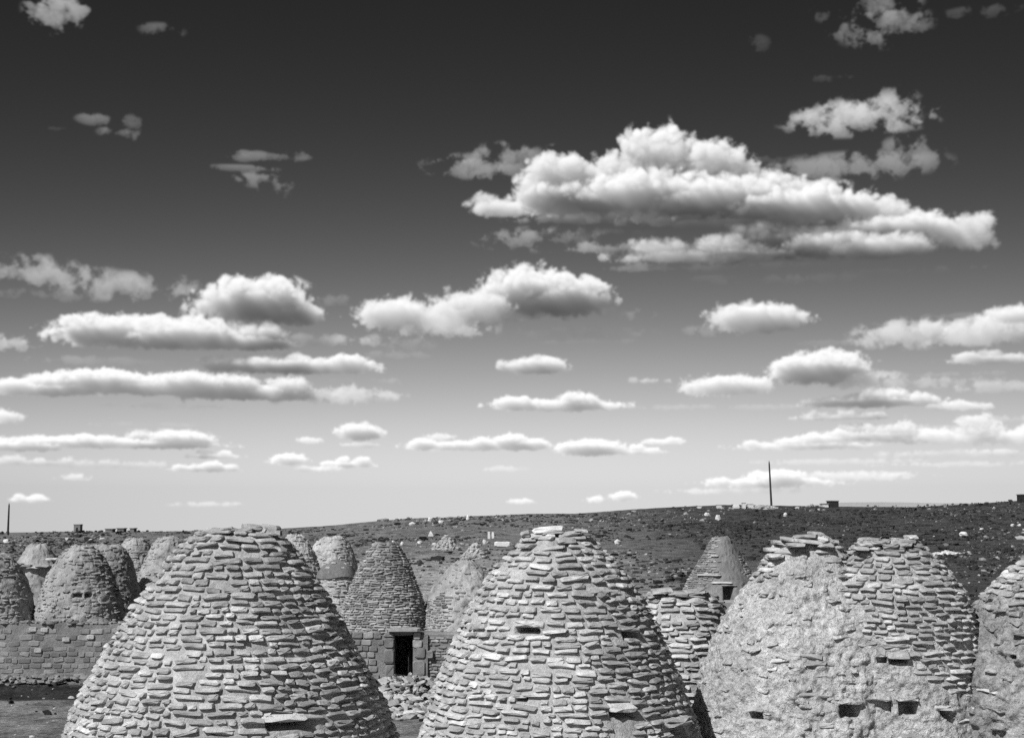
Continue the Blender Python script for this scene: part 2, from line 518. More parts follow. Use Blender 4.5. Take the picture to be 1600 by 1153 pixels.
M['mud_grey'] = rough_mat('grey_mud', .13, .24, 1.6, 11, .9, .05, 0, (.5, .25), .3)
M['wall'] = rough_mat('wall_mortar', .16, .30, 2, 16, .9, .04, 0, (.6, .3), .3)
M['block'] = rough_mat('dressed_block', .17, .33, 3, 25, .7, .02, .38, (.8, .25), .3)
M['white'] = rough_mat('white_limestone', .42, .72, 4, 30, .5, .02, .1)
M['pale_slab'] = rough_mat('pale_slab', .40, .62, 6, 50, .8, .02, .1, None, .4)
M['rubble'] = rough_mat('rubble', .24, .46, 6, 40, .6, .02, .42, None, .3)
M['near_black'] = rough_mat('near_black_matt', .015, .035, 3, 20, .5, .02)  # dark hut walls; also doorway shade put into a block's colour
M['shrub'] = rough_mat('dry_scrub', .016, .045, 3, 20, .5, .02, .4)
M['pebble'] = rough_mat('field_stone_pale', .12, .32, 2, 20, .5, .02, .5)
M['wood'] = rough_mat('tarred_wood', .03, .06, 4, 40, .4, .01)
# ================================================================ terrain
RIDGE_PX = np.array([-900, -200, 0, 130, 300, 440, 520, 560, 640, 700, 760, 830, 900, 1000, 1060, 1130, 1200, 1300, 1440, 1500, 1560, 1600, 1900, 2600], float)
RIDGE_PY = np.array([826, 829, 829, 826, 826, 823, 818, 814, 807, 806, 803, 800, 800, 793, 790, 786, 787, 787, 786, 783, 780, 777, 772, 775], float)
RD = 260.0


def ground(x, y):
    x = np.asarray(x, float)
    y = np.asarray(y, float)
    ys = np.maximum(y, 1.0)
    px = np.clip(800 + x / ys * FOC, -900, 2600)
    rz = CAMZ + (HOR - np.interp(px, RIDGE_PX, RIDGE_PY)) / FOC * RD
    t = np.clip((y - 70) / (RD - 70), 0, 1)
    up = .30 * t + .70 * t * t
    z = (rz - .3) * up
    over = np.maximum(y - RD, 0)
    z = z - over * .012 - np.where(over > 0, np.minimum(over, 60) ** 2 * .0006, 0)
    r = np.hypot(x, y)
    z = np.maximum(z, -25.0)
    amp = np.clip((r - 25) / 60, 0, 1) * np.where(y > RD - 12, .35, 1)
    z = z + amp * (fbm(x, y, 0 * x, 1 / 28., 3) * .35 + fbm(x, y, 0 * x + 3, 1 / 5., 3) * .12)
    z = z + .05 * fbm(x, y, 0 * x + 8, 1 / 1.3, 2)
    # a bank carries the wall on the left; humps behind the middle houses
    sm = np.clip((y - 46.3) / 1.3, 0, 1)
    z = z + .42 * sm * sm * (3 - 2 * sm) * np.clip((-x - 8) / 2, 0, 1) * np.clip((80 - y) / 20, 0, 1)
    z = z + 1.1 * np.exp(-((x + 9) / 9.) ** 2 - ((y - 98) / 13.) ** 2)
    z = z + 1.0 * np.exp(-((x - 20) / 14.) ** 2 - ((y - 85) / 14.) ** 2)
    return z


def gz(x, y):
    return float(ground(np.array([x]), np.array([y]))[0])


def hit(px, py, dmin=60., dmax=262.):
    """distance at which the line of sight meets the ground"""
    d = pix_dir(px, py)
    ds = np.linspace(dmin, dmax, 800)
    k = ds / d.y
    g = ground(d.x * k, ds)
    zz = CAMZ + d.z * k
    below = np.nonzero(zz < g)[0]
    i = below[0] if len(below) else len(ds) - 3
    return Vector((float(d.x * k[i]), float(ds[i]), float(g[i])))


def build_ground():
    rr = np.concatenate([[0.0, 2, 5], np.geomspace(8, 60, 90), np.geomspace(60, 262, 220)[1:], np.geomspace(264, 7000, 50)])
    fine = np.linspace(-24, 24, 330)
    coarse = np.linspace(24, 336, 60)[1:-1]
    ang = np.radians(np.concatenate([fine, coarse]))
    A, R_ = np.meshgrid(ang, rr)
    X, Y = R_ * np.sin(A), R_ * np.cos(A)
    Z = ground(X, Y)
    na, nr = len(ang), len(rr)
    V = np.stack([X, Y, Z], -1).reshape(-1, 3)
    i, j = np.meshgrid(np.arange(nr - 1), np.arange(na), indexing='ij')
    j2 = (j + 1) % na
    F = np.stack([i * na + j, (i + 1) * na + j, (i + 1) * na + j2, i * na + j2], -1).reshape(-1, 4)[:, ::-1]
    m, N, b = new_mat('steppe_soil')
    pos = m.node_tree.nodes.new('ShaderNodeNewGeometry').outputs['Position']
    x, y, z = N.sep(pos)
    n1 = N.n('ShaderNodeTexNoise', {'Vector': pos, 'Scale': .06, 'Detail': 6.0, 'Roughness': .65}).outputs[0]
    n2 = N.n('ShaderNodeTexNoise', {'Vector': pos, 'Scale': .55, 'Detail': 6.0, 'Roughness': .7}).outputs[0]
    n3 = N.n('ShaderNodeTexNoise', {'Vector': pos, 'Scale': 5.0, 'Detail': 5.0, 'Roughness': .7}).outputs[0]
    # bare light earth near the village, dark scrubby ground on the slope, darkest to the right
    nx = N.m('MULTIPLY_ADD', n1, 26.0, N.m('SUBTRACT', x, 13.0))
    ny = N.m('MULTIPLY_ADD', n2, 24.0, N.m('SUBTRACT', y, 12.0))
    bare = N.m('MULTIPLY', N.mr(ny, 120, 190, 1, 0, True), N.mr(nx, 0, 16, 1, 0, True))
    base = N.mixf(N.mr(nx, 2, 34, 0, 1, True), .13, .047)
    col = N.mixf(bare, base, .27)
    near = N.m('MULTIPLY', N.mr(ny, 56, 66, 1, 0, True), N.mr(x, 8, 14, 1, 0, True))
    col = N.mixf(near, col, .145)
    shade_band = N.m('MULTIPLY', N.m('MULTIPLY', N.mr(N.m('MULTIPLY_ADD', n3, .8, y), 45.4, 45.8, 0, 1), N.mr(N.m('MULTIPLY_ADD', n3, .6, y), 47.3, 47.8, 1, 0)), N.mr(x, -11.2, -9.6, 1, 0))  # band of cast shade painted into the soil colour
    col = N.mixf(shade_band, col, .022)
    mottled = N.mr(n2, .38, .62, .5, 1.6)  # patchy tone of the soil itself
    gr = N.mr(n3, .32, .68, .5, 1.5)
    col = N.m('MULTIPLY', N.m('MULTIPLY', col, mottled), gr)
    sp = N.mr(N.n('ShaderNodeTexNoise', {'Vector': pos, 'Scale': 1.6, 'Detail': 3.0, 'Roughness': .7}).outputs[0], .64, .72, 0, 1)
    col = N.mixf(N.m('MULTIPLY', sp, .5), col, N.m('MULTIPLY_ADD', col, 1.6, .05))
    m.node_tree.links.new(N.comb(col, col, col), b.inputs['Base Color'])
    bp = N.n('ShaderNodeBump', {'Height': N.m('ADD', N.m('MULTIPLY', n2, 3.0), n3), 'Strength': .7, 'Distance': .12})
    m.node_tree.links.new(bp.outputs[0], b.inputs['Normal'])
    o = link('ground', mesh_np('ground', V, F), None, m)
    o['kind'] = 'structure'
    # a farther range just showing over the ridge on the right
    n = 90
    px = np.linspace(1250, 2300, n)
    D = 2600.0
    top = 784.2 - 1.6 * np.exp(-((px - 1370) / 60) ** 2) - 1.2 * np.exp(-((px - 1440) / 50) ** 2) + np.interp(px, [1250, 1330, 2300], [7, 0, -2])
    xs = (px - 800) / FOC * D
    zs = CAMZ + (HOR - top) / FOC * D
    V = np.concatenate([np.stack([xs, xs * 0 + D, zs * 0 - 30], -1), np.stack([xs, xs * 0 + D + 160, zs], -1), np.stack([xs, xs * 0 + D + 900, zs * 0 - 30], -1)])
    k = np.arange(n - 1)
    F = np.concatenate([np.stack([k, k + 1, n + k + 1, n + k], -1), np.stack([n + k, n + k + 1, 2 * n + k + 1, 2 * n + k], -1)])
    o = link('far_hills', mesh_np('far_hills', V, F), None, rough_mat('distant_hill', .30, .36, .002, .01, .0, .1))
    o['kind'] = 'structure'


build_ground()


def lump(seed, n_lat=4, n_lon=7, rough=.25):
    """a low poly irregular stone, unit size"""
    r = np.random.default_rng(seed)
    v = [(0, 0, .5 * r.uniform(.8, 1.1))]
    for i in range(1, n_lat):
        a = math.pi * i / n_lat
        for j in range(n_lon):
            b = 2 * math.pi * (j + .5 * (i % 2)) / n_lon
            k = .5 * (1 + r.uniform(-rough, rough))
            v.append((k * math.sin(a) * math.cos(b), k * math.sin(a) * math.sin(b), k * math.cos(a)))
    v.append((0, 0, -.5))
    f = []
    for j in range(n_lon):
        j2 = (j + 1) % n_lon
        f.append((0, 1 + j, 1 + j2))
        for i in range(n_lat - 2):
            a, b = 1 + i * n_lon, 1 + (i + 1) * n_lon
            f += [(a + j, b + j, b + j2), (a + j, b + j2, a + j2)]
        a = 1 + (n_lat - 2) * n_lon
        f.append((a + j, len(v) - 1, a + j2))
    return np.array(v), np.array(f)


def scatter(name, templates, P, Sc, rot, mat, kind='stuff', parent=None, smooth=False):
    """join many copies of small templates into one mesh"""
    Vs, Fs, off = [], [], 0
    which = RNG.integers(0, len(templates), len(P))
    for ti, (tv, tf) in enumerate(templates):
        idx = np.nonzero(which == ti)[0]
        if not len(idx):
            continue
        c, s = np.cos(rot[idx])[:, None], np.sin(rot[idx])[:, None]
        v = tv[None] * Sc[idx][:, None, :]
        x = v[..., 0] * c - v[..., 1] * s
        y = v[..., 0] * s + v[..., 1] * c
        v = np.stack([x, y, v[..., 2]], -1) + P[idx][:, None, :]
        Vs.append(v.reshape(-1, 3))
        Fs.append((tf[None] + (off + np.arange(len(idx)) * len(tv))[:, None, None]).reshape(-1, 3))
        off += len(idx) * len(tv)
    o = link(name, mesh_np(name, np.concatenate(Vs), np.concatenate(Fs), smooth), parent, mat)
    if kind:
        o['kind'] = kind
    return o


def field_cover():
    stones = [lump(i, 3, 5, .35) for i in range(6)]
    def spread(n, d0, d1, dens, pxr=(-120, 1720)):
        u = RNG.random(n)
        d = np.sqrt(d0 ** 2 + (d1 ** 2 - d0 ** 2) * u)
        px = RNG.uniform(*pxr, n)
        x = (px - 800) / FOC * d
        k = RNG.random(n) < dens(x, d)
        x, d = x[k], d[k]
        return x, d, ground(x, d)
    # dark low bushes on the slope
    def dn(x, y):
        f = fbm(x, y, x * 0, 1 / 9., 3)
        f = f + .5 * fbm(x, y * .5, x * 0 + 4, 1 / 22., 2)
        bare = (y < 135) & (x < 2)
        return np.clip(.45 + 1.5 * f, .03, 1) * np.where(bare, .10, 1.0)
    x, y, z = spread(26000, 66, 258, dn)
    s = RNG.lognormal(-1.42, .45, len(x))
    Sc = np.stack([s * 1.5, s * 1.2, s * .75], -1)
    scatter('low_scrub', [lump(20 + i, 3, 6, .45) for i in range(6)], np.stack([x, y, z + s * .12], -1), Sc, RNG.uniform(0, 6.3, len(x)), M['shrub'])
    # pale field stones
    def ds(x, y):
        f = fbm(x, y, x * 0 + 12, 1 / 14., 3)
        return np.clip(.12 + 1.7 * f, .01, 1) * np.where(x > 12, .55, 1)
    x, y, z = spread(20000, 64, 256, ds)
    s = RNG.lognormal(-1.75, .50, len(x))
    Sc = np.stack([s * 1.4, s, s * .6], -1)
    scatter('field_stones', stones, np.stack([x, y, z + s * .08], -1), Sc, RNG.uniform(0, 6.3, len(x)), M['pebble'])
    # broken lines of field stones along the contours
    P, q = [], 0
    for (xa, xb, py, n, jit) in ((590, 720, 815, 70, 2.6), (690, 1110, 811, 130, 2.6), (700, 800, 807, 24, 1.4), (600, 780, 849, 90, 6), (900, 1010, 868, 40, 4), (940, 1080, 893, 60, 5), (1060, 1290, 794, 60, 2.6), (960, 1100, 803, 30, 2.4), (1430, 1600, 846, 26, 4), (1500, 1600, 866, 34, 6), (30, 190, 842, 30, 3), (1440, 1600, 880, 50, 12)):
        for i in range(n):
            p = hit(RNG.uniform(xa, xb), py + RNG.normal(0, jit), 62)
            P.append((p.x, p.y, p.z + .05))
    P = np.array(P)
    s = RNG.lognormal(-1.45, .6, len(P)) * (P[:, 1] / 220) ** .7
    scatter('field_wall_stones', stones, P, np.stack([s * 1.5, s, s * .75], -1), RNG.uniform(0, 6.3, len(P)), M['pebble'])
    # stones and clods on the ground close to the houses
    x, y, z = spread(9000, 26, 62, lambda x, y: np.clip(.4 + 1.2 * fbm(x, y, x * 0 + 30, 1 / 3., 2), .05, 1))
    s = RNG.lognormal(-2.75, .45, len(x))
    Sc = np.stack([s * 1.4, s, s * .6], -1)
    scatter('loose_stones', stones, np.stack([x, y, z + s * .1], -1), Sc, RNG.uniform(0, 6.3, len(x)), M['rubble'])

    # weeds in the yards
    x, y, z = spread(2600, 38, 62, lambda x, y: np.clip(2.2 * fbm(x, y, x * 0 + 41, 1 / 2.5, 3), 0, 1))
    s = RNG.lognormal(-2.3, .4, len(x))
    scatter('yard_weeds', [lump(60 + i, 3, 6, .5) for i in range(5)], np.stack([x, y, z + s * .2], -1), np.stack([s * 1.3, s * 1.2, s], -1), RNG.uniform(0, 6.3, len(x)), M['shrub'])


field_cover()
# ================================================================ beehive houses
def slab_mesh(seed, n=10, rough=.10):
    """a flat stone laid in a course: unit size, front face towards -Y, back end in the wall"""
    r = np.random.default_rng(seed)
    t = np.linspace(0, 2 * math.pi, n, endpoint=False) + r.uniform(-.12, .12, n)
    e = r.uniform(.30, .6)
    c, s = np.cos(t), np.sin(t)
    ox = np.sign(c) * np.abs(c) ** e * .5 * (1 + r.uniform(-rough, rough * .4, n))
    oz = np.sign(s) * np.abs(s) ** e * .5 * (1 + r.uniform(-rough * 1.6, rough * .6, n))
    sk = r.uniform(-.10, .10)
    oz = oz + ox * sk
    v = []
    top = (oz > 0)
    for q, (yy, k, kz) in enumerate(((.5, 1.0, 1.0), (-.34, 1.0, 1.0), (-.5, .90, .80))):
        y = np.full(n, yy) + (r.uniform(-.05, .05, n) if q else 0)
        if q:
            y = y + np.where(top, .17, 0)              # the upper edge is worn back
        v.append(np.stack([ox * k, y, oz * kz], -1))
    v.append([[r.uniform(-.1, .1), -.50 + r.uniform(-.05, .03), -.05]])
    v = np.concatenate(v)
    f = []
    for ring in (0, 1):
        for i in range(n):
            i2 = (i + 1) % n
            a, b = ring * n + i, ring * n + i2
            f += [(a, a + n, b + n), (a, b + n, b)]
    for i in range(n):
        f.append((2 * n + i, 3 * n, 2 * n + (i + 1) % n))
    return v, np.array(f)


SLABS = [slab_mesh(i) for i in range(18)]
SLAB_ME = {}


def slab_data(k, mat):
    key = (k, mat.name)
    if key not in SLAB_ME:
        v, f = SLABS[k]
        me = mesh_np('stone', v, f, False)
        me.materials.append(mat)
        SLAB_ME[key] = me
    return SLAB_ME[key]


def proj(p):
    """photograph pixel of a world point"""
    x, y, z = p[0], p[1], p[2] - CAMZ
    c, s = math.cos(PITCH), math.sin(PITCH)
    f = y * c + z * s
    u = -y * s + z * c
    return 800 + FOC * x / f, PH / 2 - FOC * u / f


class House:
    """profile: list of (row, half width in photograph pixels) of the dome seen at distance D;
    turned into real heights and radii here"""
    def __init__(s, name, label, xc, D, profile, group, mat, cat='beehive house', res=.03, amp=.012, amp2=.03, edges=None, depth=1.0, dip=None):
        s.D, s.mat = D, mat
        c = at(xc, profile[0][0], D)
        s.cx, s.cy = c.x, D
        zs, rs = [], []
        for (py, hw) in profile:
            zs.append(at(xc, py, D).z)
            rs.append(hw * D / FOC)
        zs, rs = np.array(zs)[::-1], np.array(rs)[::-1]
        s.sh = np.array([e * D / FOC for e in edges])[::-1] if edges else np.zeros(len(rs))
        s.depth, s.dip = depth, dip
        s.zs, s.rs = zs, rs
        s.z0, s.z1 = zs[0], zs[-1]
        s.root = thing(name, (s.cx, s.cy, gz(s.cx, s.cy)), label, cat, group)
        s.res, s.amp, s.amp2 = res, amp, amp2
        s.seed = random.uniform(0, 60)
        s.vents = []           # (angle, z, half width, half height, depth)
        s.wob = random.uniform(0, 60)
        s.field = None         # plaster cover, 0..1, by (angle, z)
        s.prx = None

    def rad(s, th, z):
        """radius of the body at an angle and height, without fine relief"""
        r = np.interp(z, s.zs, s.rs)
        k = np.clip((z - s.z0) / (s.z1 - s.z0), 0, 1)
        w = fbm(np.cos(th) * 1.1 + s.seed, np.sin(th) * 1.1, z * .8, 1.0, 2)
        q = np.sqrt(np.sin(th) ** 2 + (np.cos(th) / s.depth) ** 2)
        return r * (1 + .035 * w) / q

    def off(s, z):
        return np.interp(z, s.zs, s.sh)

    def normal(s, th):
        return math.atan2(math.sin(th), math.cos(th) / s.depth ** 2)

    def slope(s, z):
        return (np.interp(z - .06, s.zs, s.rs) - np.interp(z + .06, s.zs, s.rs)) / .12

    def angle_at(s, px, py):
        """angle and height of the surface point seen at this point of the photograph"""
        d = pix_dir(px, py)
        for dist in np.linspace(s.D - 3.2, s.D + .3, 700):
            k = dist / d.y
            x, z = d.x * k, CAMZ + d.z * k
            xo = x - s.cx - float(s.off(z))
            r = float(s.rad(np.array(math.atan2(xo, -(dist - s.cy))), np.array(z)))
            if z < s.z1 and math.hypot(xo, dist - s.cy) < r:
                return math.atan2(x - s.cx - float(s.off(z)), -(dist - s.cy)), z
        return math.atan2(d.x * s.D / d.y - s.cx, .25), CAMZ + d.z / d.y * s.D

    def vent(s, px, py, wpx, hpx, depth=.35, skew=0.0):
        th, z = s.angle_at(px, py)
        s.vents.append((th, z, wpx / 2 * s.D / FOC, hpx / 2 * s.D / FOC, depth, skew))
        return th, z

    def pos(s, th, z, out=0.0):
        r = float(s.rad(np.array(th), np.array(z))) + out
        return Vector((s.cx + float(s.off(z)) + r * math.sin(th), s.cy - r * math.cos(th), z))

    def core(s, name='plaster_body', mat=None, shards=True):
        rmax = s.rs.max()
        n = int(2 * math.pi * rmax / s.res)
        m = int((s.z1 - s.z0) / s.res * 1.05)
        nb = n // 3
        # fine where the view can reach, coarse behind
        th = np.concatenate([np.linspace(-2.0, 2.0, int(n * 2 / math.pi)), np.linspace(2.0, 2 * math.pi - 2.0, nb)[1:-1]])
        z = np.linspace(s.z0, s.z1, m)
        T, Z = np.meshgrid(th, z)
        R = s.rad(T, Z)
        X, Y = R * np.sin(T), -R * np.cos(T)
        o = s.seed
        P = s.plaster(T, Z)
        fine = fbm(X + o, Y, Z, 1 / .07, 2)
        mid = fbm(X + o, Y, Z, 1 / .22, 3)
        lumps = np.abs(fbm(X + o, Y + 9, Z * 1.3, 1 / .13, 2))
        dr = s.amp * fine * (.6 + .9 * P) + s.amp2 * mid * (.4 + .9 * P) + P * (.035 + s.amp2 * .9 * (lumps - .3))
        for (vt, vz, hw, hh, dep, sk) in s.vents:
            a = (T - vt + math.pi) % (2 * math.pi) - math.pi
            ax = a * R
            az = Z - vz - sk * ax
            e = .06 * hh * 10 * 0 + .012
            wob = .2 * fbm(X * 9, Y * 9, Z * 9, 1.0, 1)
            k = np.clip((hw * (1 + wob * .3) - np.abs(ax)) / e, 0, 1) * np.clip((hh * (1 + wob) - np.abs(az)) / e, 0, 1)
            dr = dr - k * dep
        # broken rim
        top = np.clip((Z - s.z1 + .30) / .30, 0, 1)
        Z2 = Z + top * (.10 * fbm(np.cos(T) * 2 + o, np.sin(T) * 2, T * 0, 1.2, 3))
        R = R + dr
        if s.dip is not None:
            Z2 = Z2 - ramp(Z, s.z1 - .6, s.z1) * s.dip(X)
        V = np.stack([s.cx + s.off(Z) + R * np.sin(T), s.cy - R * np.cos(T), Z2], -1).reshape(-1, 3)
        nt = len(th)
        i, j = np.meshgrid(np.arange(m - 1), np.arange(nt), indexing='ij')
        j2 = (j + 1) % nt
        F = np.stack([i * nt + j, i * nt + j2, (i + 1) * nt + j2, (i + 1) * nt + j], -1).reshape(-1, 4)
        # roof of the stump: three inner rings sinking a little
        ring = (m - 1) * nt + np.arange(nt)
        cap, faces, prev = [], [F], ring
        base = len(V)
        for q in (.66, .33):
            rr = R[-1] * q
            zz = Z2[-1] - .05 + .05 * fbm(np.cos(th) * 3 * q, np.sin(th) * 3 * q, th * 0 + o, 1.5, 2)
            cap.append(np.stack([s.cx + float(s.off(s.z1)) + rr * np.sin(th), s.cy - rr * np.cos(th), zz], -1))
            cur = base + np.arange(nt)
            base += nt
            faces.append(np.stack([prev, np.roll(prev, -1), np.roll(cur, -1), cur], -1))
            prev = cur
        cap.append(np.array([[s.cx + float(s.off(s.z1)), s.cy, Z2[-1].mean() - .02]]))
        faces.append(np.stack([prev, np.roll(prev, -1), np.full(nt, base)], -1))
        V = np.concatenate([V] + cap) - np.array(s.root.location)
        o_ = link(name, mesh_np(name, V, faces), s.root, mat or s.mat)
        return o_

    def plaster(s, T, Z):
        if s.field is None:
            return np.zeros_like(T)
        X, Y = s.cx + s.off(Z) + s.rad(T, Z) * np.sin(T), s.cy - s.rad(T, Z) * np.cos(T)
        return np.clip(s.field(T, Z, X, Y), 0, 1)

    def place_stone(s, L, th, z, w_, h_, d_, out, roll=0.0, yaw=0.0, pitch=0.0):
        L.append((th, z, w_, h_, d_, out, roll, yaw, pitch))

    def courses(s, pitch=.089, stone_w=.24, thick=.77, zlo=None, zhi=None, poke=0.0, prot=.042, gap=.10, thmin=-math.pi, thmax=math.pi):
        """rows of flat stones, wavy like hand laid work"""
        L = []
        z = (zlo if zlo is not None else s.z0) + pitch * .5
        row = 0
        zhi = zhi if zhi is not None else s.z1 - pitch * .2
        while z < zhi:
            r = float(np.interp(z, s.zs, s.rs))
            th = -math.pi + random.uniform(0, .5)
            end = th + 2 * math.pi
            pz = pitch * random.uniform(.86, 1.14)
            while th < end:
                w_ = stone_w * random.choice((.48, .62, .8, .95, 1.0, 1.15, 1.35, 1.65)) * random.uniform(.88, 1.12)
                a = th + w_ / r / 2
                g = random.uniform(.02, gap) * stone_w
                th += (w_ + g) / r
                if random.random() < .02:
                    continue
                zz = z + .065 * float(fbm(np.array(math.cos(a) * 2.2 + s.wob), np.array(math.sin(a) * 2.2), np.array(z * .9), 1.0, 2)) * (pitch / .097) + random.uniform(-.017, .017) * pitch / .097
                an = (a + math.pi) % (2 * math.pi) - math.pi
                if an < thmin or an > thmax:
                    continue
                if zz > s.z1 + .02:
                    continue
                P = float(s.plaster(np.array(an), np.array(zz)))
                if P > .5 and random.random() > poke:
                    continue
                bad = False
                for (vt, vz, hw, hh, dep, sk) in s.vents:
                    da = (an - vt + math.pi) % (2 * math.pi) - math.pi
                    if abs(da) * r < hw + w_ * .42 and abs(zz - vz - sk * da * r) < hh + pitch * .30:
                        bad = True
                if bad:
                    continue
                h_ = pz * thick * random.uniform(.78, 1.2)
                sl = float(s.slope(np.array(zz)))
                out = h_ * .5 * max(sl, .10) + prot + random.gauss(0, .011) * pitch / .097 - .05 * P * (pitch / .097) * .4
                if random.random() < .05:
                    out += random.uniform(.01, .04)
                L.append((an, zz, w_, h_, random.uniform(.16, .24), out, random.gauss(0, .07), random.gauss(0, .06), random.gauss(0, .05)))
            z += pz
            row += 1
        return L

    def matrix(s, st):
        th, z, w_, h_, d_, out, roll, yaw, pit = st
        r = float(s.rad(np.array(th), np.array(z)))
        # the unit slab has its front at y=-.5; centre sits d/2 behind the front
        rc = r + out - d_ * .5
        loc = Vector((s.cx + float(s.off(z)) + rc * math.sin(th), s.cy - rc * math.cos(th), z))
        rot = Matrix.Rotation(s.normal(th) + yaw, 4, 'Z') @ Matrix.Rotation(roll, 4, 'Y') @ Matrix.Rotation(pit, 4, 'X')
        return Matrix.Translation(loc) @ rot @ Matrix.Diagonal((w_, d_, h_, 1))

    def lay(s, L, mat, limit=300, hide=None, name='stone'):
        """the stones showing largest become objects of their own, the rest one joined mesh"""
        sc = []
        for st in L:
            th, z, w_ = st[0], st[1], st[2]
            p = s.pos(th, z)
            px, py = proj(p)
            face = math.cos(th + math.atan2(s.cx, s.cy))
            v = w_ * face * FOC / s.D
            if not (-5 < px < 1605 and py < 1158) or face < .12:
                v = -1
            if hide and hide(px, py):
                v = -1
            sc.append(v)
        order = sorted(range(len(L)), key=lambda i: -sc[i])
        own = set(i for i in order[:limit] if sc[i] > 4.5)
        inv = Matrix.Translation(-Vector(s.root.location))
        for i in sorted(own):
            me = slab_data(random.randrange(len(SLABS)), mat)
            o = bpy.data.objects.new(name, me)
            COL.objects.link(o)
            o.parent = s.root
            o.matrix_local = inv @ s.matrix(L[i])
        rest = [L[i] for i in range(len(L)) if i not in own]
        if rest:
            Vs, Fs, off = [], [], 0
            for st in rest:
                v, f = SLABS[random.randrange(len(SLABS))]
                mt = np.array(inv @ s.matrix(st))
                Vs.append(v @ mt[:3, :3].T + mt[:3, 3])
                Fs.append(f + off)
                off += len(v)
            o = link('stonework', mesh_np('stonework', np.concatenate(Vs), np.concatenate(Fs), False), s.root, mat)
            o['kind'] = 'stuff'
        return len(own)

    def slab(s, th, z, w_, h_, out, mat, name='lintel', d_=.4, roll=0.0, pitch=0.0, k=3, label=None):
        o = link(name, slab_data(k, mat), s.root)
        inv = Matrix.Translation(-Vector(s.root.location))
        o.matrix_local = inv @ s.matrix((th, z, w_, h_, d_, out, roll, 0, pitch))
        if label:
            o['label'] = label
        return o

    def walls(s, half, mat, thick=.45, open_front=None):
        """square walls under the dome; open_front=(x offset, half width, height) leaves a doorway"""
        g = gz(s.cx, s.cy) - .3
        zt = s.z0 + .04
        c = Vector((0, 0, -s.root.location.z))
        me = bpy.data.meshes.new('wall')
        bm = bmesh.new()
        def bx(x0, x1, y0, y1, z0, z1):
            vs = [bm.verts.new((x, y, z + c.z)) for z in (z0, z1) for y in (y0, y1) for x in (x0, x1)]
            for f in ((0, 2, 3, 1), (4, 5, 7, 6), (0, 1, 5, 4), (2, 6, 7, 3), (0, 4, 6, 2), (1, 3, 7, 5)):
                bm.faces.new([vs[i] for i in f])
        h = half
        bx(-h, -h + thick, -h + thick + .003, h - thick - .003, g, zt - .003)
        bx(h - thick, h, -h + thick + .003, h - thick - .003, g, zt - .003)
        bx(-h, h, h - thick, h, g, zt)
        if open_front:
            xo, hw, ht, zb = open_front
            bx(-h, xo - hw, -h, -h + thick, g, zt)
            bx(xo + hw, h, -h, -h + thick, g, zt)
            bx(xo - hw + .001, xo + hw - .001, -h + .004, -h + thick, zb + ht, zt - .004)
        else:
            bx(-h, h, -h, -h + thick, g, zt)
        # a ledge of wall top between the square and the round dome
        bm.to_mesh(me)
        bm.free()
        o = link('wall', me, s.root, mat)
        m2 = bpy.data.meshes.new('roof_ledge')
        n = 48
        z = zt - s.root.location.z + .006
        vo, vi = [], []
        rb = float(s.rs[0]) * .93
        for i in range(n):
            a = 2 * math.pi * i / n
            q = h / max(abs(math.cos(a)), abs(math.sin(a)))
            vo.append((q * math.sin(a), -q * math.cos(a), z))
            vi.append((min(rb, q * .98) * math.sin(a), -min(rb, q * .98) * math.cos(a), z + .12))
        m2.from_pydata(vo + vi, [], [(i, (i + 1) % n, n + (i + 1) % n, n + i) for i in range(n)])
        link('roof_ledge', m2, s.root, mat)
        return o


def ramp(v, a, b):
    return np.clip((v - a) / (b - a), 0, 1)


G1 = 'beehive houses in the front row'
G2 = 'beehive houses behind the front row'
G3 = 'mud coated beehive houses on the left'

# ---------------------------------------------------------------- first house, left of the middle
def house_one():
    H = House('beehive_house', 'large stone dome at the front left, broken flat top, one low slot', 370, 20.0,
              [(829, 44), (838, 64), (852, 82), (870, 97), (900, 119), (950, 151), (1000, 177), (1050, 206), (1100, 231), (1153, 249), (1215, 266)], G1, M['mortar'], amp=.014, amp2=.018)
    th, z = H.vent(450, 1133, 62, 9, .38)
    H.slab(th - .02, z + .105, .66, .10, .10, M['pale_slab'], d_=.5, pitch=.05, label='pale flat lintel over the dark slot')
    H.core()
    L = H.courses()
    H.lay(L, M['stone'])
    # loose stones lying on the broken rim
    for (px, w_, dz) in ((338, .26, .0), (354, .30, .02), (372, .26, .02), (392, .24, .03), (400, .28, .08), (412, .24, .04), (424, .28, .07), (434, .22, .0), (385, .26, .0), (405, .22, .01), (346, .2, .03), (418, .2, .02)):
        a = (px - 385) / 60.0
        rr = random.uniform(.05, .35)
        o = link('rim_stone', slab_data(random.randrange(18), M['stone']), H.root)
        p = Vector(((px - 385) * 20 / FOC + .12, -rr, H.z1 - H.root.location.z + dz - .03))
        o.matrix_local = Matrix.Translation(p) @ Matrix.Rotation(random.uniform(-.4, .4), 4, 'Z') @ Matrix.Rotation(random.uniform(-.12, .12), 4, 'Y') @ Matrix.Diagonal((w_, .26, .085, 1))
    H.walls(2.62, M['wall'])
    return H


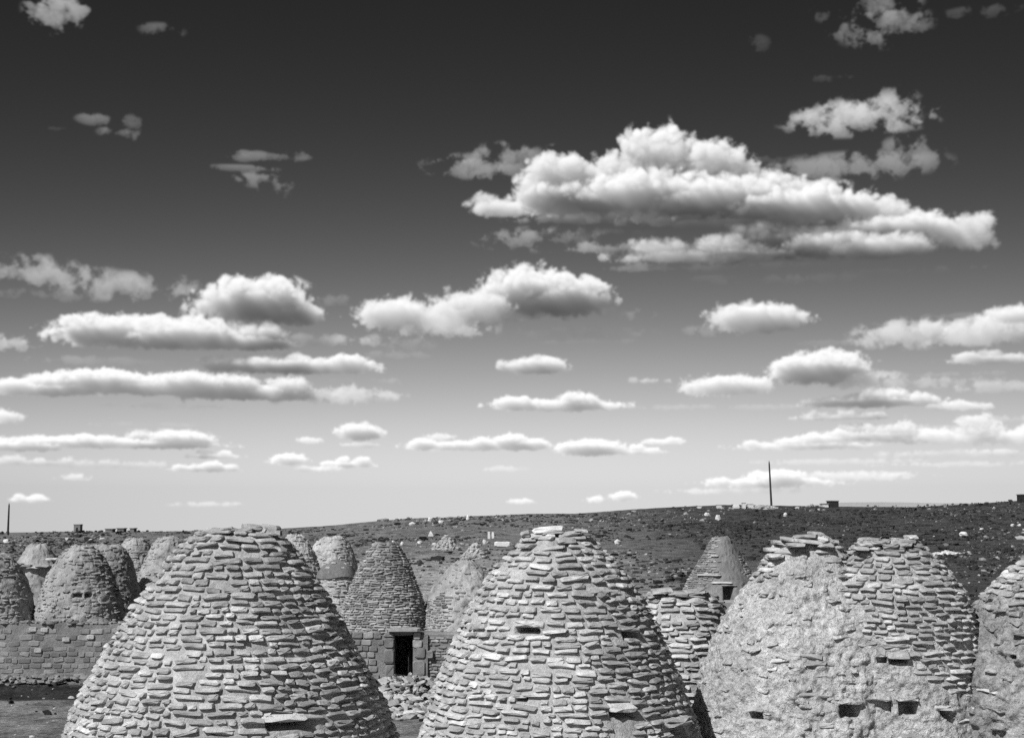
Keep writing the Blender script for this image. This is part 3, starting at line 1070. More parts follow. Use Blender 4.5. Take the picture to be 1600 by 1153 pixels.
def house_two():
    H = House('beehive_house', 'stone beehive dome in the front centre crowned with a long white slab', 871, 20.4,
              [(838, 40), (848, 54), (862, 68), (878, 84), (893, 98), (912, 112), (940, 129), (975, 146), (1010, 161), (1050, 178), (1100, 196), (1153, 213), (1215, 232)], G1, M['mortar'], amp=.014, amp2=.018)
    for (px, py, w_, h_, lw, lh, ldy, mat, out) in ((824, 986, 38, 9, 46, 10, -11, 'stone', .06), (985, 992, 34, 9, 44, 9, -11, 'stone', .08), (974, 1117, 42, 8, 46, 13, -11, 'white', .13), (1060, 1142, 42, 14, 84, 13, -15, 'stone', .14), (815, 1093, 16, 6, 26, 8, -7, 'stone', .04)):
        th, z = H.vent(px, py, w_, h_, .38)
        k = 20.4 / FOC
        H.slab(th - .01, z - ldy * k, lw * k, lh * k, out, M['pale_slab' if mat == 'white' else mat], d_=.45, pitch=.04, k=random.randrange(18))
    H.core()
    H.lay(H.courses(), M['stone'])
    k = 20.4 / FOC
    base = H.root.location.z
    def rim(px, py, w_, h_, mat, nm='rim_stone', roll=0.0, d_=.28, y=-.25, label=None, yaw=0.0):
        p = at(px, py, 20.4 + y)
        o = link(nm, slab_data(random.randrange(18), M[mat]), H.root)
        o.matrix_local = Matrix.Translation(Vector((p.x - H.cx, y, p.z - base))) @ Matrix.Rotation(yaw, 4, 'Z') @ Matrix.Rotation(roll, 4, 'Y') @ Matrix.Diagonal((w_ * k, d_, h_ * k, 1))
        if label:
            o['label'] = label
        return o
    rim(857, 827, 50, 11, 'white', 'cap_stone', -.09, .14, -.30, 'long white slab lying on top')
    rim(860, 837, 16, 8, 'white', 'rim_stone', .05)
    rim(838, 838, 22, 9, 'stone')
    rim(820, 833, 16, 8, 'stone', roll=-.3)
    rim(826, 842, 24, 8, 'stone')
    rim(893, 833, 32, 8, 'stone', roll=-.15)
    rim(900, 839, 34, 7, 'stone')
    rim(908, 829, 22, 6, 'stone', roll=.1)
    rim(882, 838, 20, 7, 'stone')
    rim(868, 845, 40, 8, 'stone')
    rim(872, 834, 50, 8, 'stone', y=-.02)
    H.walls(2.3, M['wall'])
    return H


def rim_stones(H, D, spec, d_=.32):
    k = D / FOC
    base = H.root.location.z
    for (px, py, w_, yy, mat) in spec:
        p = at(px, py, D + yy)
        o = link('rim_stone', slab_data(random.randrange(18), M[mat]), H.root)
        o.matrix_local = Matrix.Translation(Vector((p.x - H.cx, yy, p.z - base))) @ Matrix.Rotation(random.uniform(-.3, .3), 4, 'Z') @ Matrix.Rotation(random.uniform(-.14, .14), 4, 'Y') @ Matrix.Diagonal((w_ * k, d_, .07, 1))


def house_three():
    D = 21.5
    k = D / FOC
    H = House('beehive_house', 'beehive dome coated in pale pitted mud right of the broken stump', 1262, D,
              [(842, 38), (850, 46), (862, 56), (875, 66), (900, 83), (930, 104), (965, 127), (1000, 145), (1050, 160), (1100, 173), (1153, 185), (1215, 198)], G1, M['plaster'], res=.026, amp=.026, amp2=.06, depth=.88)
    def field(T, Z, X, Y):
        n = fbm(X, Y + 7, Z, 1 / .42, 3)
        px = 800 + X / np.maximum(Y, 1) * FOC
        py = HOR + (CAMZ - Z) / np.maximum(Y, 1) * FOC
        left = np.interp(py, [860, 880, 900, 915, 940], [1224, 1224, 1192, 1100, 1000])
        right = np.interp(py, [850, 880, 950, 1000, 1060], [1285, 1322, 1352, 1390, 1800])
        a = np.minimum(ramp(px - left + 14 * n, -4, 8), ramp(right - px + 40 * n, -8, 16))
        return np.minimum(a, ramp(py - 872 + 22 * n, -16, 18))
    H.field = field
    for (px, py, w_, h_, lw, lh, mat, out) in ((1180, 1117, 24, 10, 28, 8, 'stone', .09), (1328, 1110, 32, 19, 40, 9, 'plaster', .10)):
        th, z = H.vent(px, py, w_, h_, .4)
        H.slab(th, z + (h_ / 2 + lh / 2) * k, lw * k, lh * k, out, M[mat], d_=.4, pitch=.05, k=random.randrange(18))
    H.core()
    H.lay(H.courses(poke=.12, pitch=.092, stone_w=.24), M['stone'])
    # a few stones show through the mud
    L = []
    for i in range(120):
        th, z = random.uniform(-1.5, 1.2), random.uniform(H.z0 + .5, H.z1 - .4)
        L.append((th, z, random.uniform(.08, .22), random.uniform(.05, .10), .22, .050 + random.uniform(.0, .035), random.gauss(0, .2), random.gauss(0, .15), random.gauss(0, .15)))
    H.lay(L, M['plaster'], 0)
    rim_stones(H, D, [(1236, 843, 36, -.2, 'stone'), (1258, 838, 40, -.25, 'stone'), (1280, 841, 32, -.2, 'stone'), (1220, 848, 28, -.1, 'stone'), (1298, 846, 26, -.15, 'stone'), (1262, 846, 46, -.38, 'stone'), (1243, 851, 30, -.45, 'stone'), (1275, 834, 20, -.1, 'stone'), (1288, 852, 26, -.4, 'stone'),
                      (1207, 858, 24, -.1, 'stone'), (1212, 868, 24, -.3, 'stone')])
    H.walls(1.78, M['wall'])
    return H


def house_four():
    D = 21.4
    k = D / FOC
    H = House('beehive_house', 'half coated dome with bare dark stones, joined right of the pale pitted mud dome', 1388, D,
              [(844, 38), (850, 46), (862, 57), (875, 70), (900, 92), (930, 111), (965, 121), (1000, 125), (1050, 130), (1100, 138), (1153, 148), (1215, 158)], G1, M['plaster'], res=.026, amp=.02, amp2=.05)
    def field(T, Z, X, Y):
        n = fbm(X, Y + 7, Z, 1 / .42, 3)
        n2 = fbm(X, Y + 3, Z, 1 / .17, 2)
        px = 800 + X / np.maximum(Y, 1) * FOC
        py = HOR + (CAMZ - Z) / np.maximum(Y, 1) * FOC
        edge = np.interp(py, [850, 880, 930, 980, 1020, 1060, 1100, 1160], [1290, 1318, 1330, 1350, 1385, 1440, 1530, 1640])
        return ramp(edge - px + 50 * n + 26 * n2, -12, 22)
    H.field = field
    for (px, py, w_, h_, lw, lh, mat, out) in ((1374, 1106, 32, 22, 38, 9, 'plaster', .12), (1419, 1106, 26, 20, 36, 9, 'plaster', .10), (1404, 1033, 28, 8, 36, 12, 'stone', .11), (1377, 1031, 14, 8, 16, 16, 'stone', .08)):
        th, z = H.vent(px, py, w_, h_, .4)
        H.slab(th, z + (h_ / 2 + lh / 2) * k, lw * k, lh * k, out, M[mat], d_=.4, pitch=.05, k=random.randrange(18))
    th, z = H.vent(1480, 1119, 24, 11, .35, -.7)
    H.slab(th - .05, z + 13 * k, 32 * k, 9 * k, .08, M['pale_slab'], d_=.4, roll=.12, k=9)
    H.core()
    H.lay(H.courses(poke=.2, pitch=.086, stone_w=.22), M['stone'])
    rim_stones(H, D, [(1352, 850, 28, -.3, 'stone'), (1370, 848, 24, -.35, 'stone'), (1418, 846, 26, -.3, 'stone'), (1424, 839, 16, -.2, 'white'), (1412, 851, 28, -.4, 'stone'), (1392, 853, 26, -.45, 'stone'), (1364, 843, 22, -.2, 'stone'), (1345, 857, 24, -.4, 'stone'), (1428, 852, 20, -.3, 'stone')])
    # the slab that sticks out of the right flank
    th, z = H.angle_at(1498, 925)
    H.slab(th, z, 34 * k, 8 * k, .08, M['stone'], 'lintel', .3, k=2)
    H.walls(1.42, M['wall'])
    return H


def house_five():
    H = House('beehive_house', 'mud coated beehive dome cut off by the right edge of the picture', 1668, 21.3,
              [(868, 50), (880, 66), (892, 82), (905, 99), (930, 122), (965, 147), (1000, 172), (1050, 200), (1100, 212), (1153, 222), (1215, 230)], G1, M['plaster_dull'], res=.027, amp=.034, amp2=.10)
    def field(T, Z, X, Y):
        n = fbm(X, Y + 13, Z, 1 / .3, 3)
        return np.maximum(ramp(4.25 - Z + .25 * n, -.06, .06), ramp(T + .75 + .5 * n - .9 * ramp(Z, 4.0, 4.8), -.05, .08))
    H.field = field
    k = 21.3 / FOC
    th, z = H.vent(1586, 1027, 16, 5, .25)
    H.slab(th, z + 8 * k, 18 * k, 7 * k, .06, M['stone'], d_=.3, k=4)
    H.core()
    H.lay(H.courses(poke=.16), M['stone'], 160)
    L = []
    for i in range(120):
        th, z = random.uniform(-1.9, .6), random.uniform(H.z0 + .3, H.z1 - .3)
        L.append((th, z, random.uniform(.10, .28), random.uniform(.05, .11), .24, .07 + random.uniform(.0, .05), random.gauss(0, .25), random.gauss(0, .2), random.gauss(0, .15)))
    H.lay(L, M['plaster_dull'], 80)
    H.walls(1.9, M['wall'])
    return H


def house_six():
    H = House('beehive_house', 'broken stone stump between the white capped dome and the pale mud dome', 1062, 26.0,
              [(927, 50), (936, 60), (950, 68), (975, 76), (1020, 86), (1080, 96), (1153, 105), (1200, 112)], G1, M['mortar'], res=.032)
    H.core()
    H.lay(H.courses(pitch=.105, stone_w=.29), M['stone'], 260, hide=lambda px, py: px < 990)
    base = H.root.location.z
    for (px, py, w_, h_) in ((1035, 923, 34, 9), (1058, 927, 34, 8), (1085, 924, 36, 8), (1020, 930, 20, 8), (1095, 920, 16, 8), (1074, 930, 26, 7)):
        yy = random.uniform(-.55, -.35)
        p = at(px, py, 26 + yy)
        o = link('rim_stone', slab_data(random.randrange(18), M['stone']), H.root)
        o.matrix_local = Matrix.Translation(Vector((p.x - H.cx, yy, p.z - base))) @ Matrix.Rotation(random.uniform(-.15, .15), 4, 'Y') @ Matrix.Diagonal((w_ * 26 / FOC, .4, h_ * 26 / FOC, 1))
    H.walls(1.5, M['wall'])
    return H


H1 = house_one()
H2 = house_two()
H3 = house_three()
H4 = house_four()
H5 = house_five()
H6 = house_six()
# ================================================================ the houses further back
def block_mesh(seed):
    """a squared block, unit size, worn corners, front towards -Y"""
    r = np.random.default_rng(seed)
    v = []
    for (yy, k) in ((.5, 1.0), (-.36, 1.0), (-.5, .84)):
        for (sx, sz) in ((-1, -1), (1, -1), (1, 1), (-1, 1)):
            for (ax, az) in (((.5, .36), (.36, .5)) if sx * sz > 0 else ((.36, .5), (.5, .36))):
                v.append((sx * ax * k * (1 + r.uniform(-.06, .03)), yy + r.uniform(-.03, .03), sz * az * k * (1 + r.uniform(-.08, .03))))
    v = np.array(v)
    n = 8
    f = []
    for ring in (0, 1):
        for i in range(n):
            i2 = (i + 1) % n
            a, b = ring * n + i, ring * n + i2
            f += [(a, b + n, a + n), (a, b, b + n)]
    f += [(2 * n, 2 * n + i, 2 * n + i + 1)[::1] for i in range(1, n - 1)]
    return v, np.array(f)[:, ::-1]


BLOCKS = []
for i in range(8):
    v, f = block_mesh(40 + i)
    me = mesh_np('block', v, f, False)
    me.materials.append(M['block'])
    BLOCKS.append(me)


def masonry(root, x0, x1, y, zlo, zhi, bw, bh, mat, skip=None, irregular=0.0, prot=.03, name='block', limit=300, meshes=None, fill=.9):
    """rows of stones on a wall face looking towards -Y, world coordinates"""
    base = Vector(root.location)
    z = zlo
    n = 0
    while z < zhi - bh * .3:
        h = bh * random.uniform(.85, 1.2)
        h = min(h, zhi - z)
        x = x0 + random.uniform(-bw * .5, 0)
        while x < x1:
            w_ = bw * random.uniform(.6, 1.5)
            cx, cz = x + w_ / 2, z + h / 2
            x += w_
            if cx - w_ / 2 < x0 - .02 or cx + w_ / 2 > x1 + .02 or n >= limit:
                continue
            if skip and skip(cx, cz, w_ / 2, h / 2):
                continue
            if random.random() > fill:
                continue
            me = random.choice(meshes or BLOCKS)
            o = bpy.data.objects.new(name, me)
            COL.objects.link(o)
            o.parent = root
            d = .16
            o.matrix_local = Matrix.Translation(Vector((cx, y + d / 2 - prot - random.uniform(0, .02), cz + random.uniform(-1, 1) * irregular)) - base) @ Matrix.Rotation(random.gauss(0, .03 + irregular), 4, 'Y') @ Matrix.Diagonal((w_ * .93, d, h * .86, 1))
            n += 1
        z += h


def door_house():
    D = 50.0
    k = D / FOC
    H = House('beehive_house', 'stone beehive house with a dark doorway between the two front domes', 602, D,
              [(848, 17), (856, 23), (870, 31), (890, 41), (905, 47), (930, 57), (950, 63), (970, 68), (988, 72)], G2, M['dark_mortar'], res=.05, amp=.02, amp2=.04)
    g = gz(H.cx, H.cy)
    half = 1.62
    y = H.cy - half
    ky = y / FOC
    dx = at(630.5, 1020, y).x - H.cx
    ztop = at(630, 987, y).z
    H.core('stone_body')
    L = H.courses(pitch=.082, stone_w=.24, prot=.04, gap=.16)
    H.lay(L, M['stone_far'], 300, hide=lambda px, py: px < 535)
    zb = g - .25
    H.walls(half, M['wall'], open_front=(dx, 14.5 * ky, ztop - zb, zb))
    # dressed blocks round the doorway and rough work beside it
    R = H.root
    base = Vector(R.location)
    def blk(x0, x1, y0, y1, prot=.06, mat='block', nm='door_jamb', tilt=0.0):
        a, b = at(x0, y0, y), at(x1, y1, y)
        me = BLOCKS[random.randrange(8)]
        if mat != 'block':
            me = me.copy()
            me.materials.clear()
            me.materials.append(M[mat])
        o = link(nm, me, R)
        o.matrix_local = Matrix.Translation(Vector(((a.x + b.x) / 2, y + .25 - prot, (a.z + b.z) / 2)) - base) @ Matrix.Rotation(tilt, 4, 'Y') @ Matrix.Diagonal((abs(b.x - a.x), .5, abs(a.z - b.z), 1))
        return o
    spec = [(600, 616, 988, 995), (600, 616, 996, 1012), (600, 616, 1013, 1038), (602, 616, 1038, 1060), (646, 657, 987, 999), (645, 660, 999, 1012), (648, 665, 1010, 1029), (645, 665, 1030, 1058), (667, 677, 1016, 1028)]
    for s_ in spec:
        blk(*s_)
    blk(607, 657, 980, 987, .22, 'rubble', 'lintel')
    boxes = [(a, b, c, d) for (a, b, c, d) in spec] + [(607, 657, 980, 987), (614, 647, 985, 1070)]
    def skip(cx, cz, hw, hh):
        px, py = proj((cx, y, cz))
        hw, hh = hw / ky, hh / ky
        return any(px + hw > a + 1 and px - hw < b - 1 and py + hh > c + 1 and py - hh < d - 1 for (a, b, c, d) in boxes)
    masonry(R, H.cx - half, at(604, 1000, y).x, y, g + .0, at(600, 986, y).z, .30, .22, M['block'], skip, .02, fill=.98)
    masonry(R, at(657, 1000, y).x, H.cx + half, y, g + .0, at(600, 986, y).z, .26, .085, M['block'], skip, .004, meshes=[slab_data(i, M['stone_far']) for i in range(8)])
    # half open wooden door leaf inside, the rest is darkness
    a = at(637, 1000, y)
    me = prism([(0, 0, 1.15), (.22, .55, 1.15), (.20, .57, 1.15), (-.02, .02, 1.15)], [(0, 0, 0), (.22, .55, 0), (.20, .57, 0), (-.02, .02, 0)], 'door')
    o = link('door', me, R, M['wood'])
    o.location = Vector((a.x, y + .5, g + .05)) - base
    return H


def right_neighbour():
    D = 50.2
    H = House('beehive_house', 'low grey beehive dome right of the doorway house, its foot courses of bare stone', 728, D,
              [(876, 10), (882, 19), (894, 32), (912, 46), (935, 58), (960, 67), (988, 75)], G2, M['mud'], res=.055, amp=.03, amp2=.07)
    H.field = lambda T, Z, X, Y: np.maximum(ramp(Z - (CAMZ - (930 - HOR) * D / FOC) + .5 * fbm(X, Y, Z, 1 / .6, 2), -.1, .1), ramp(T + .35, -.1, .2))
    H.core('mud_body')
    H.lay(H.courses(pitch=.085, stone_w=.25, prot=.03, poke=.30), M['stone_far'], 200, hide=lambda px, py: px > 790)
    H.walls(1.72, M['wall'])
    y = H.cy - 1.72
    g = gz(H.cx, H.cy)
    masonry(H.root, H.cx - 1.72, H.cx + 1.72, y, g, H.z0 - .02, .27, .10, M['block'], None, .004, meshes=[slab_data(i, M['stone_far']) for i in range(8)] + BLOCKS[:1], limit=240)
    return H


def mud_cone(xc, D, prof, label, mat='mud', group=G3, half=None, vents=(), stones=0, res=.06, amp2=.07, field=None, cap=None, walls=True, body='mud_body'):
    H = House('beehive_house', label, xc, D, prof, group, M[mat], res=res, amp=.03, amp2=amp2)
    for v in vents:
        H.vent(*v, .35)
    H.field = field or (lambda T, Z, X, Y: np.ones_like(T) * .8)
    H.core(body)
    k = D / FOC
    if stones:
        H.lay(H.courses(pitch=.11, stone_w=.24, prot=.05, poke=.62, thick=.8), M[mat], 0)
        L = []
        for i in range(stones):
            z = random.uniform(H.z0 + .05, H.z1 - .15)
            th = random.uniform(-1.5, 1.6)
            L.append((th, z, random.uniform(.12, .26), random.uniform(.05, .09), .3, .055 + random.uniform(0, .04), random.gauss(0, .2), random.gauss(0, .2), random.gauss(0, .2)))
        H.lay(L, M[mat], 60)
    if walls:
        H.walls(half or float(H.rs[0]) + .03, M['wall'])
    return H


def left_village():
    h3 = mud_cone(128, 50.0, [(852, 11), (857, 19), (864, 27), (880, 38), (900, 48), (925, 57), (950, 63), (974, 67)], 'mud coated dome with two small dark vents above the block wall', vents=((121, 929.5, 14, 6), (138, 929.5, 8, 6)), stones=60)
    # stone ends on its right hand edge
    L = []
    for i in range(64):
        z = h3.z0 + (h3.z1 - h3.z0) * random.uniform(.05, .9)
        L.append((random.uniform(1.0, 1.75), z, random.uniform(.14, .28), .065, .3, .09 + random.uniform(0, .05), random.gauss(0, .15), random.gauss(0, .2), 0))
    h3.lay(L, M['stone_far'], 40)
    mud_cone(-8, 49.7, [(864, 14), (870, 24), (884, 36), (905, 47), (930, 57), (955, 62), (976, 66)], 'rough mud dome cut off by the left edge of the picture', stones=60)
    # small dome behind with a collar of flat stones
    h = mud_cone(60, 62.0, [(850, 9), (854, 15), (862, 20), (874, 27), (884, 33), (905, 40), (940, 46), (978, 50)], 'small pale capped dome behind a ring of flat stones at the far left', res=.07)
    k = 62 / FOC
    for (px, py, w_) in ((27, 881, 24), (44, 883, 18), (84, 873, 20), (90, 882, 16), (70, 884, 22), (56, 886, 20)):
        p = at(px, py, 61.2)
        o = link('collar_stone', slab_data(random.randrange(18), M['rubble']), h.root)
        o.matrix_local = Matrix.Translation(p - Vector(h.root.location)) @ Matrix.Diagonal((w_ * k, .9, .10, 1))
    mud_cone(165, 54.5, [(851, 18), (857, 27), (870, 36), (890, 43), (915, 50), (950, 56), (980, 60)], 'flat topped mud dome right behind the vented dome', stones=30)
    mud_cone(212, 61.0, [(840, 9), (844, 14), (852, 20), (868, 27), (895, 36), (940, 46), (980, 54)], 'narrow round topped mud dome third in the row behind the large stone dome', mat='mud', stones=12)
    mud_cone(264, 57.0, [(838, 9), (842, 16), (850, 23), (868, 32), (895, 42), (940, 54), (985, 62)], 'mud dome just left of the large stone dome, half hidden by it', stones=14)
    mud_cone(462, 62.0, [(835, 8), (840, 14), (850, 21), (868, 30), (895, 41), (940, 52), (985, 60)], 'pale pointed dome just right of the large stone dome, speckled with stones', mat='mud_pale', group=G2, stones=70)
    mud_cone(519, 66.0, [(838, 10), (841, 17), (848, 24), (860, 31), (880, 37), (905, 42), (945, 50), (985, 56)], 'pale round topped dome left of the doorway house, brightest of those behind', mat='mud_pale', group=G2, stones=50)
    h9 = mud_cone(526, 58.0, [(877, 7), (879, 13), (884, 19), (892, 24), (900, 28), (925, 34), (955, 40), (985, 45)], 'low dome with a dark grey cap in front of the pale round topped one', mat='mud_pale', group=G2, stones=20)
    # its cap, darker than the dome below
    n, m = 40, 8
    vs, fs = [], []
    zc = CAMZ - (900.5 - HOR) * 58 / FOC
    for i in range(m):
        z = zc + (h9.z1 + .03 - zc) * i / (m - 1)
        for j in range(n):
            a = 2 * math.pi * j / n
            r = (float(h9.rad(np.array(a), np.array(min(z, h9.z1)))) + .09) * (1 if i < m - 1 else .3)
            vs.append((r * math.sin(a), -r * math.cos(a), z - h9.root.location.z + (.05 if i == m - 1 else 0) + (0.05 * math.sin(3 * a) if i == 0 else 0)))
    for i in range(m - 1):
        for j in range(n):
            fs.append((i * n + j, i * n + (j + 1) % n, (i + 1) * n + (j + 1) % n, (i + 1) * n + j))
    fs.append(tuple(range((m - 1) * n, m * n)))
    me = bpy.data.meshes.new('dark_cap')
    me.from_pydata(vs, [], fs)
    for p in me.polygons:
        p.use_smooth = True
    link('dark_cap', me, h9.root, M['mud_grey'])


def far_dome():
    D = 62.0
    H = House('beehive_house', 'grey dome with stone left flank and small dark doorway behind the pale mud house', 1127, D,
              [(839, 9), (843, 15), (853, 21), (868, 29), (885, 40), (905, 52), (922, 60), (940, 66)], G2, M['mud_grey'], res=.055, amp=.02, amp2=.05)
    H.field = lambda T, Z, X, Y: ramp(T + .35 + .35 * fbm(X, Y, Z, 1 / .5, 2), -.05, .1) * (1 - ramp(T - .75 + .3 * fbm(X, Y + 5, Z, 1 / .5, 2), -.05, .1) * (Z < 4.2))
    # doorway cut low in the front
    H.vent(1139, 930, 17, 26, .7)
    H.core('mud_body')
    k = D / FOC
    H.lay(H.courses(pitch=.09, stone_w=.24, prot=.03), M['stone_far'], 180, hide=lambda px, py: py > 960)
    for (px, py, w_) in ((1107, 898, 42), (1117, 868, 14), (1128, 910, 34)):
        th, z = H.angle_at(px, py)
        H.slab(th, z, w_ * k, 3.2 * k, .12, M['rubble'], 'ledge_stone', .5)
    th, z = H.angle_at(1139, 915)
    H.slab(th, z + .03, 26 * k, 3 * k, .10, M['stone_far'], 'lintel', .5)
    H.walls(1.85, M['wall'])
    return H


def block_wall():
    """the wall of squared blocks that closes the yard below the left domes"""
    y = 47.9
    x0, x1 = at(-70, 1000, y).x, at(218, 1000, y).x
    zt = at(100, 974, y).z
    g = gz((x0 + x1) / 2, y) - .2
    root = thing('block_wall', ((x0 + x1) / 2, y, g), 'long wall of squared grey blocks under the left mud domes', 'wall')
    n = 60
    xs = np.linspace(x0, x1, n)
    tp = zt + .13 * fbm(xs, xs * 0, xs * 0, 1.6, 3)
    v = []
    for yy in (0, .5):
        v += [(x - root.location.x, yy, 0) for x in xs] + [(x - root.location.x, yy, t - g) for x, t in zip(xs, tp)]
    f = []
    for i in range(n - 1):
        f += [(i, i + 1, n + i + 1, n + i), (2 * n + i + 1, 2 * n + i, 3 * n + i, 3 * n + i + 1), (n + i, n + i + 1, 3 * n + i + 1, 3 * n + i)]
    f += [(0, n, 3 * n, 2 * n), (n - 1, 3 * n - 1, 4 * n - 1, 2 * n - 1)]
    me = bpy.data.meshes.new('wall_core')
    me.from_pydata(v, [], f)
    link('wall_core', me, root, M['wall'])
    masonry(root, x0, x1, y, g + .15, zt - .12, .32, .18, M['block'], None, .03, prot=.012, limit=298, fill=.78)
    P = np.array([(x, y - .1 - abs(RNG.normal(0, .35)), 0) for x in RNG.uniform(x0, x1, 260)] + [(x, y + RNG.uniform(0, .4), 1) for x in RNG.uniform(x0, x1, 120)])
    P[:, 2] = np.where(P[:, 2] > 0, np.interp(P[:, 0], xs, tp) + .03, ground(P[:, 0], P[:, 1]) + .04)
    P = P - np.array(root.location)
    q = RNG.lognormal(-1.9, .4, len(P))
    scatter('fallen_stones', [lump(400 + i, 4, 5, .35) for i in range(5)], P, np.stack([q * 1.4, q, q * .7], -1), RNG.uniform(0, 6.3, len(P)), M['wall'], 'stuff', root)
    # stray pale blocks
    for (px, py) in ((52, 983), (70, 984), (104, 999), (142, 995), (60, 1016)):
        p = at(px, py, y)
        m_ = BLOCKS[random.randrange(8)].copy()
        m_.materials.clear()
        m_.materials.append(M['mud_pale'])
        o = link('block', m_, root)
        o.matrix_local = Matrix.Translation(p + Vector((0, .02, 0)) - Vector(root.location)) @ Matrix.Diagonal((.26, .16, .16, 1))


def rubble_heap():
    c = at(640, 1075, 43.5)
    cx, cy = c.x, 43.9
    g = gz(cx, cy)
    root = thing('rubble_heap', (cx, cy, g), 'heap of broken stone slabs in front of the dark doorway', 'rubble')
    def hz(x, y):
        u = (x - cx + .1) / 1.75
        v = (y - cy - .3) / 2.1
        return .80 * np.exp(-(u * u + v * v) * 1.3) * (1 + .25 * fbm(x, y, x * 0, 1 / .5, 2))
    n = 50
    xs, ys = np.meshgrid(np.linspace(cx - 2.8, cx + 2.8, n), np.linspace(cy - 3.2, cy + 2.9, n))
    zs = ground(xs, ys) - .08 + hz(xs, ys)
    V = np.stack([xs - cx, ys - cy, zs - g], -1).reshape(-1, 3)
    i, j = np.meshgrid(np.arange(n - 1), np.arange(n - 1), indexing='ij')
    F = np.stack([i * n + j, i * n + j + 1, (i + 1) * n + j + 1, (i + 1) * n + j], -1).reshape(-1, 4)
    link('earth_mound', mesh_np('earth_mound', V, F), root, M['wall'])
    lumps = []
    for q in range(10):
        v, f = lump(70 + q, 4, 6, .3)
        me = mesh_np('stone', v, f, False)
        me.materials.append(M['rubble'])
        lumps.append(me)
    flat = [slab_data(q, M['rubble']) for q in range(8)]
    for q in range(298):
        a, r = random.uniform(0, 6.28), math.sqrt(random.random())
        x, y = cx + 1.9 * r * math.cos(a), cy - .55 + 2.3 * r * math.sin(a)
        h = float(hz(np.array(x), np.array(y)))
        z = gz(x, y) + h + random.uniform(-.05, .10) * (.4 + h)
        flatq = random.random() < .6
        o = bpy.data.objects.new('stone', random.choice(flat if flatq else lumps))
        COL.objects.link(o)
        o.parent = root
        s_ = random.uniform(.16, .40)
        dims = (s_ * 1.15, s_ * .8, s_ * .28) if flatq else (s_ * .8, s_ * .62, s_ * .5)
        o.matrix_local = Matrix.Translation(Vector((x - cx, y - cy, z - g))) @ Matrix.Rotation(random.uniform(0, 6.28), 4, 'Z') @ Matrix.Rotation(random.gauss(0, .5), 4, 'X') @ Matrix.Rotation(random.gauss(0, .35), 4, 'Y') @ Matrix.Diagonal((*dims, 1))


def rubble_fill():
    """small broken stuff between the slabs of the near heap"""
    root = [o for o in COL.objects if o.name.startswith('rubble_heap') and o.type == 'EMPTY' and o.location.y < 50][0]
    m = [o for o in root.children if o.name.startswith('earth_mound')][0]
    cs = np.array([v.co[:] for v in m.data.vertices])
    d = np.hypot(cs[:, 0] / 2.2, (cs[:, 1] + .5) / 2.6)
    cs = cs[d < 1]
    P = cs[RNG.integers(0, len(cs), 1500)] + RNG.normal(0, .05, (1500, 3)) * np.array([1, 1, .3]) + np.array([0, 0, .03])
    q = RNG.lognormal(-2.15, .4, len(P))
    scatter('rubble_stones', [lump(500 + i, 4, 5, .4) for i in range(6)], P, np.stack([q * 1.5, q, q * .6], -1), RNG.uniform(0, 6.3, len(P)), M['rubble'], 'stuff', root)


def low_shadow_wall():
    """ruined wall left of the doorway house; its shadow falls across the foot of the house"""
    y0 = 46.3
    xa, xb = at(520, 1040, y0).x, at(566, 1040, y0).x
    g = gz(xa, y0) - .1
    root = thing('ruined_wall', ((xa + xb) / 2, y0, g), 'stub of rough stone wall half hidden at the foot of the large stone dome', 'wall')
    prof = [(0, 2.5), (.35, 2.35), (.6, 1.9), (.85, 1.2), (1.0, .5)]
    w_ = xb - xa
    v, n = [], len(prof)
    for yy in (0, .5):
        v += [(xa + u * w_ - root.location.x, yy, 0) for (u, h) in prof] + [(xa + u * w_ - root.location.x, yy, h) for (u, h) in prof]
    f = []
    for i in range(n - 1):
        f += [(i, i + 1, n + i + 1, n + i), (2 * n + i + 1, 2 * n + i, 3 * n + i, 3 * n + i + 1), (n + i, n + i + 1, 3 * n + i + 1, 3 * n + i)]
    f += [(0, n, 3 * n, 2 * n), (n - 1, 3 * n - 1, 4 * n - 1, 2 * n - 1)]
    me = bpy.data.meshes.new('wall_core')
    me.from_pydata(v, [], f)
    link('wall_core', me, root, M['wall'])
    def skip(cx, cz, hw, hh):
        u = (cx - xa) / w_
        return cz + hh > g + np.interp(u, [p[0] for p in prof], [p[1] for p in prof]) - .02
    masonry(root, xa, xb, y0, g + .1, g + 2.45, .3, .14, M['block'], skip, .01, limit=90)


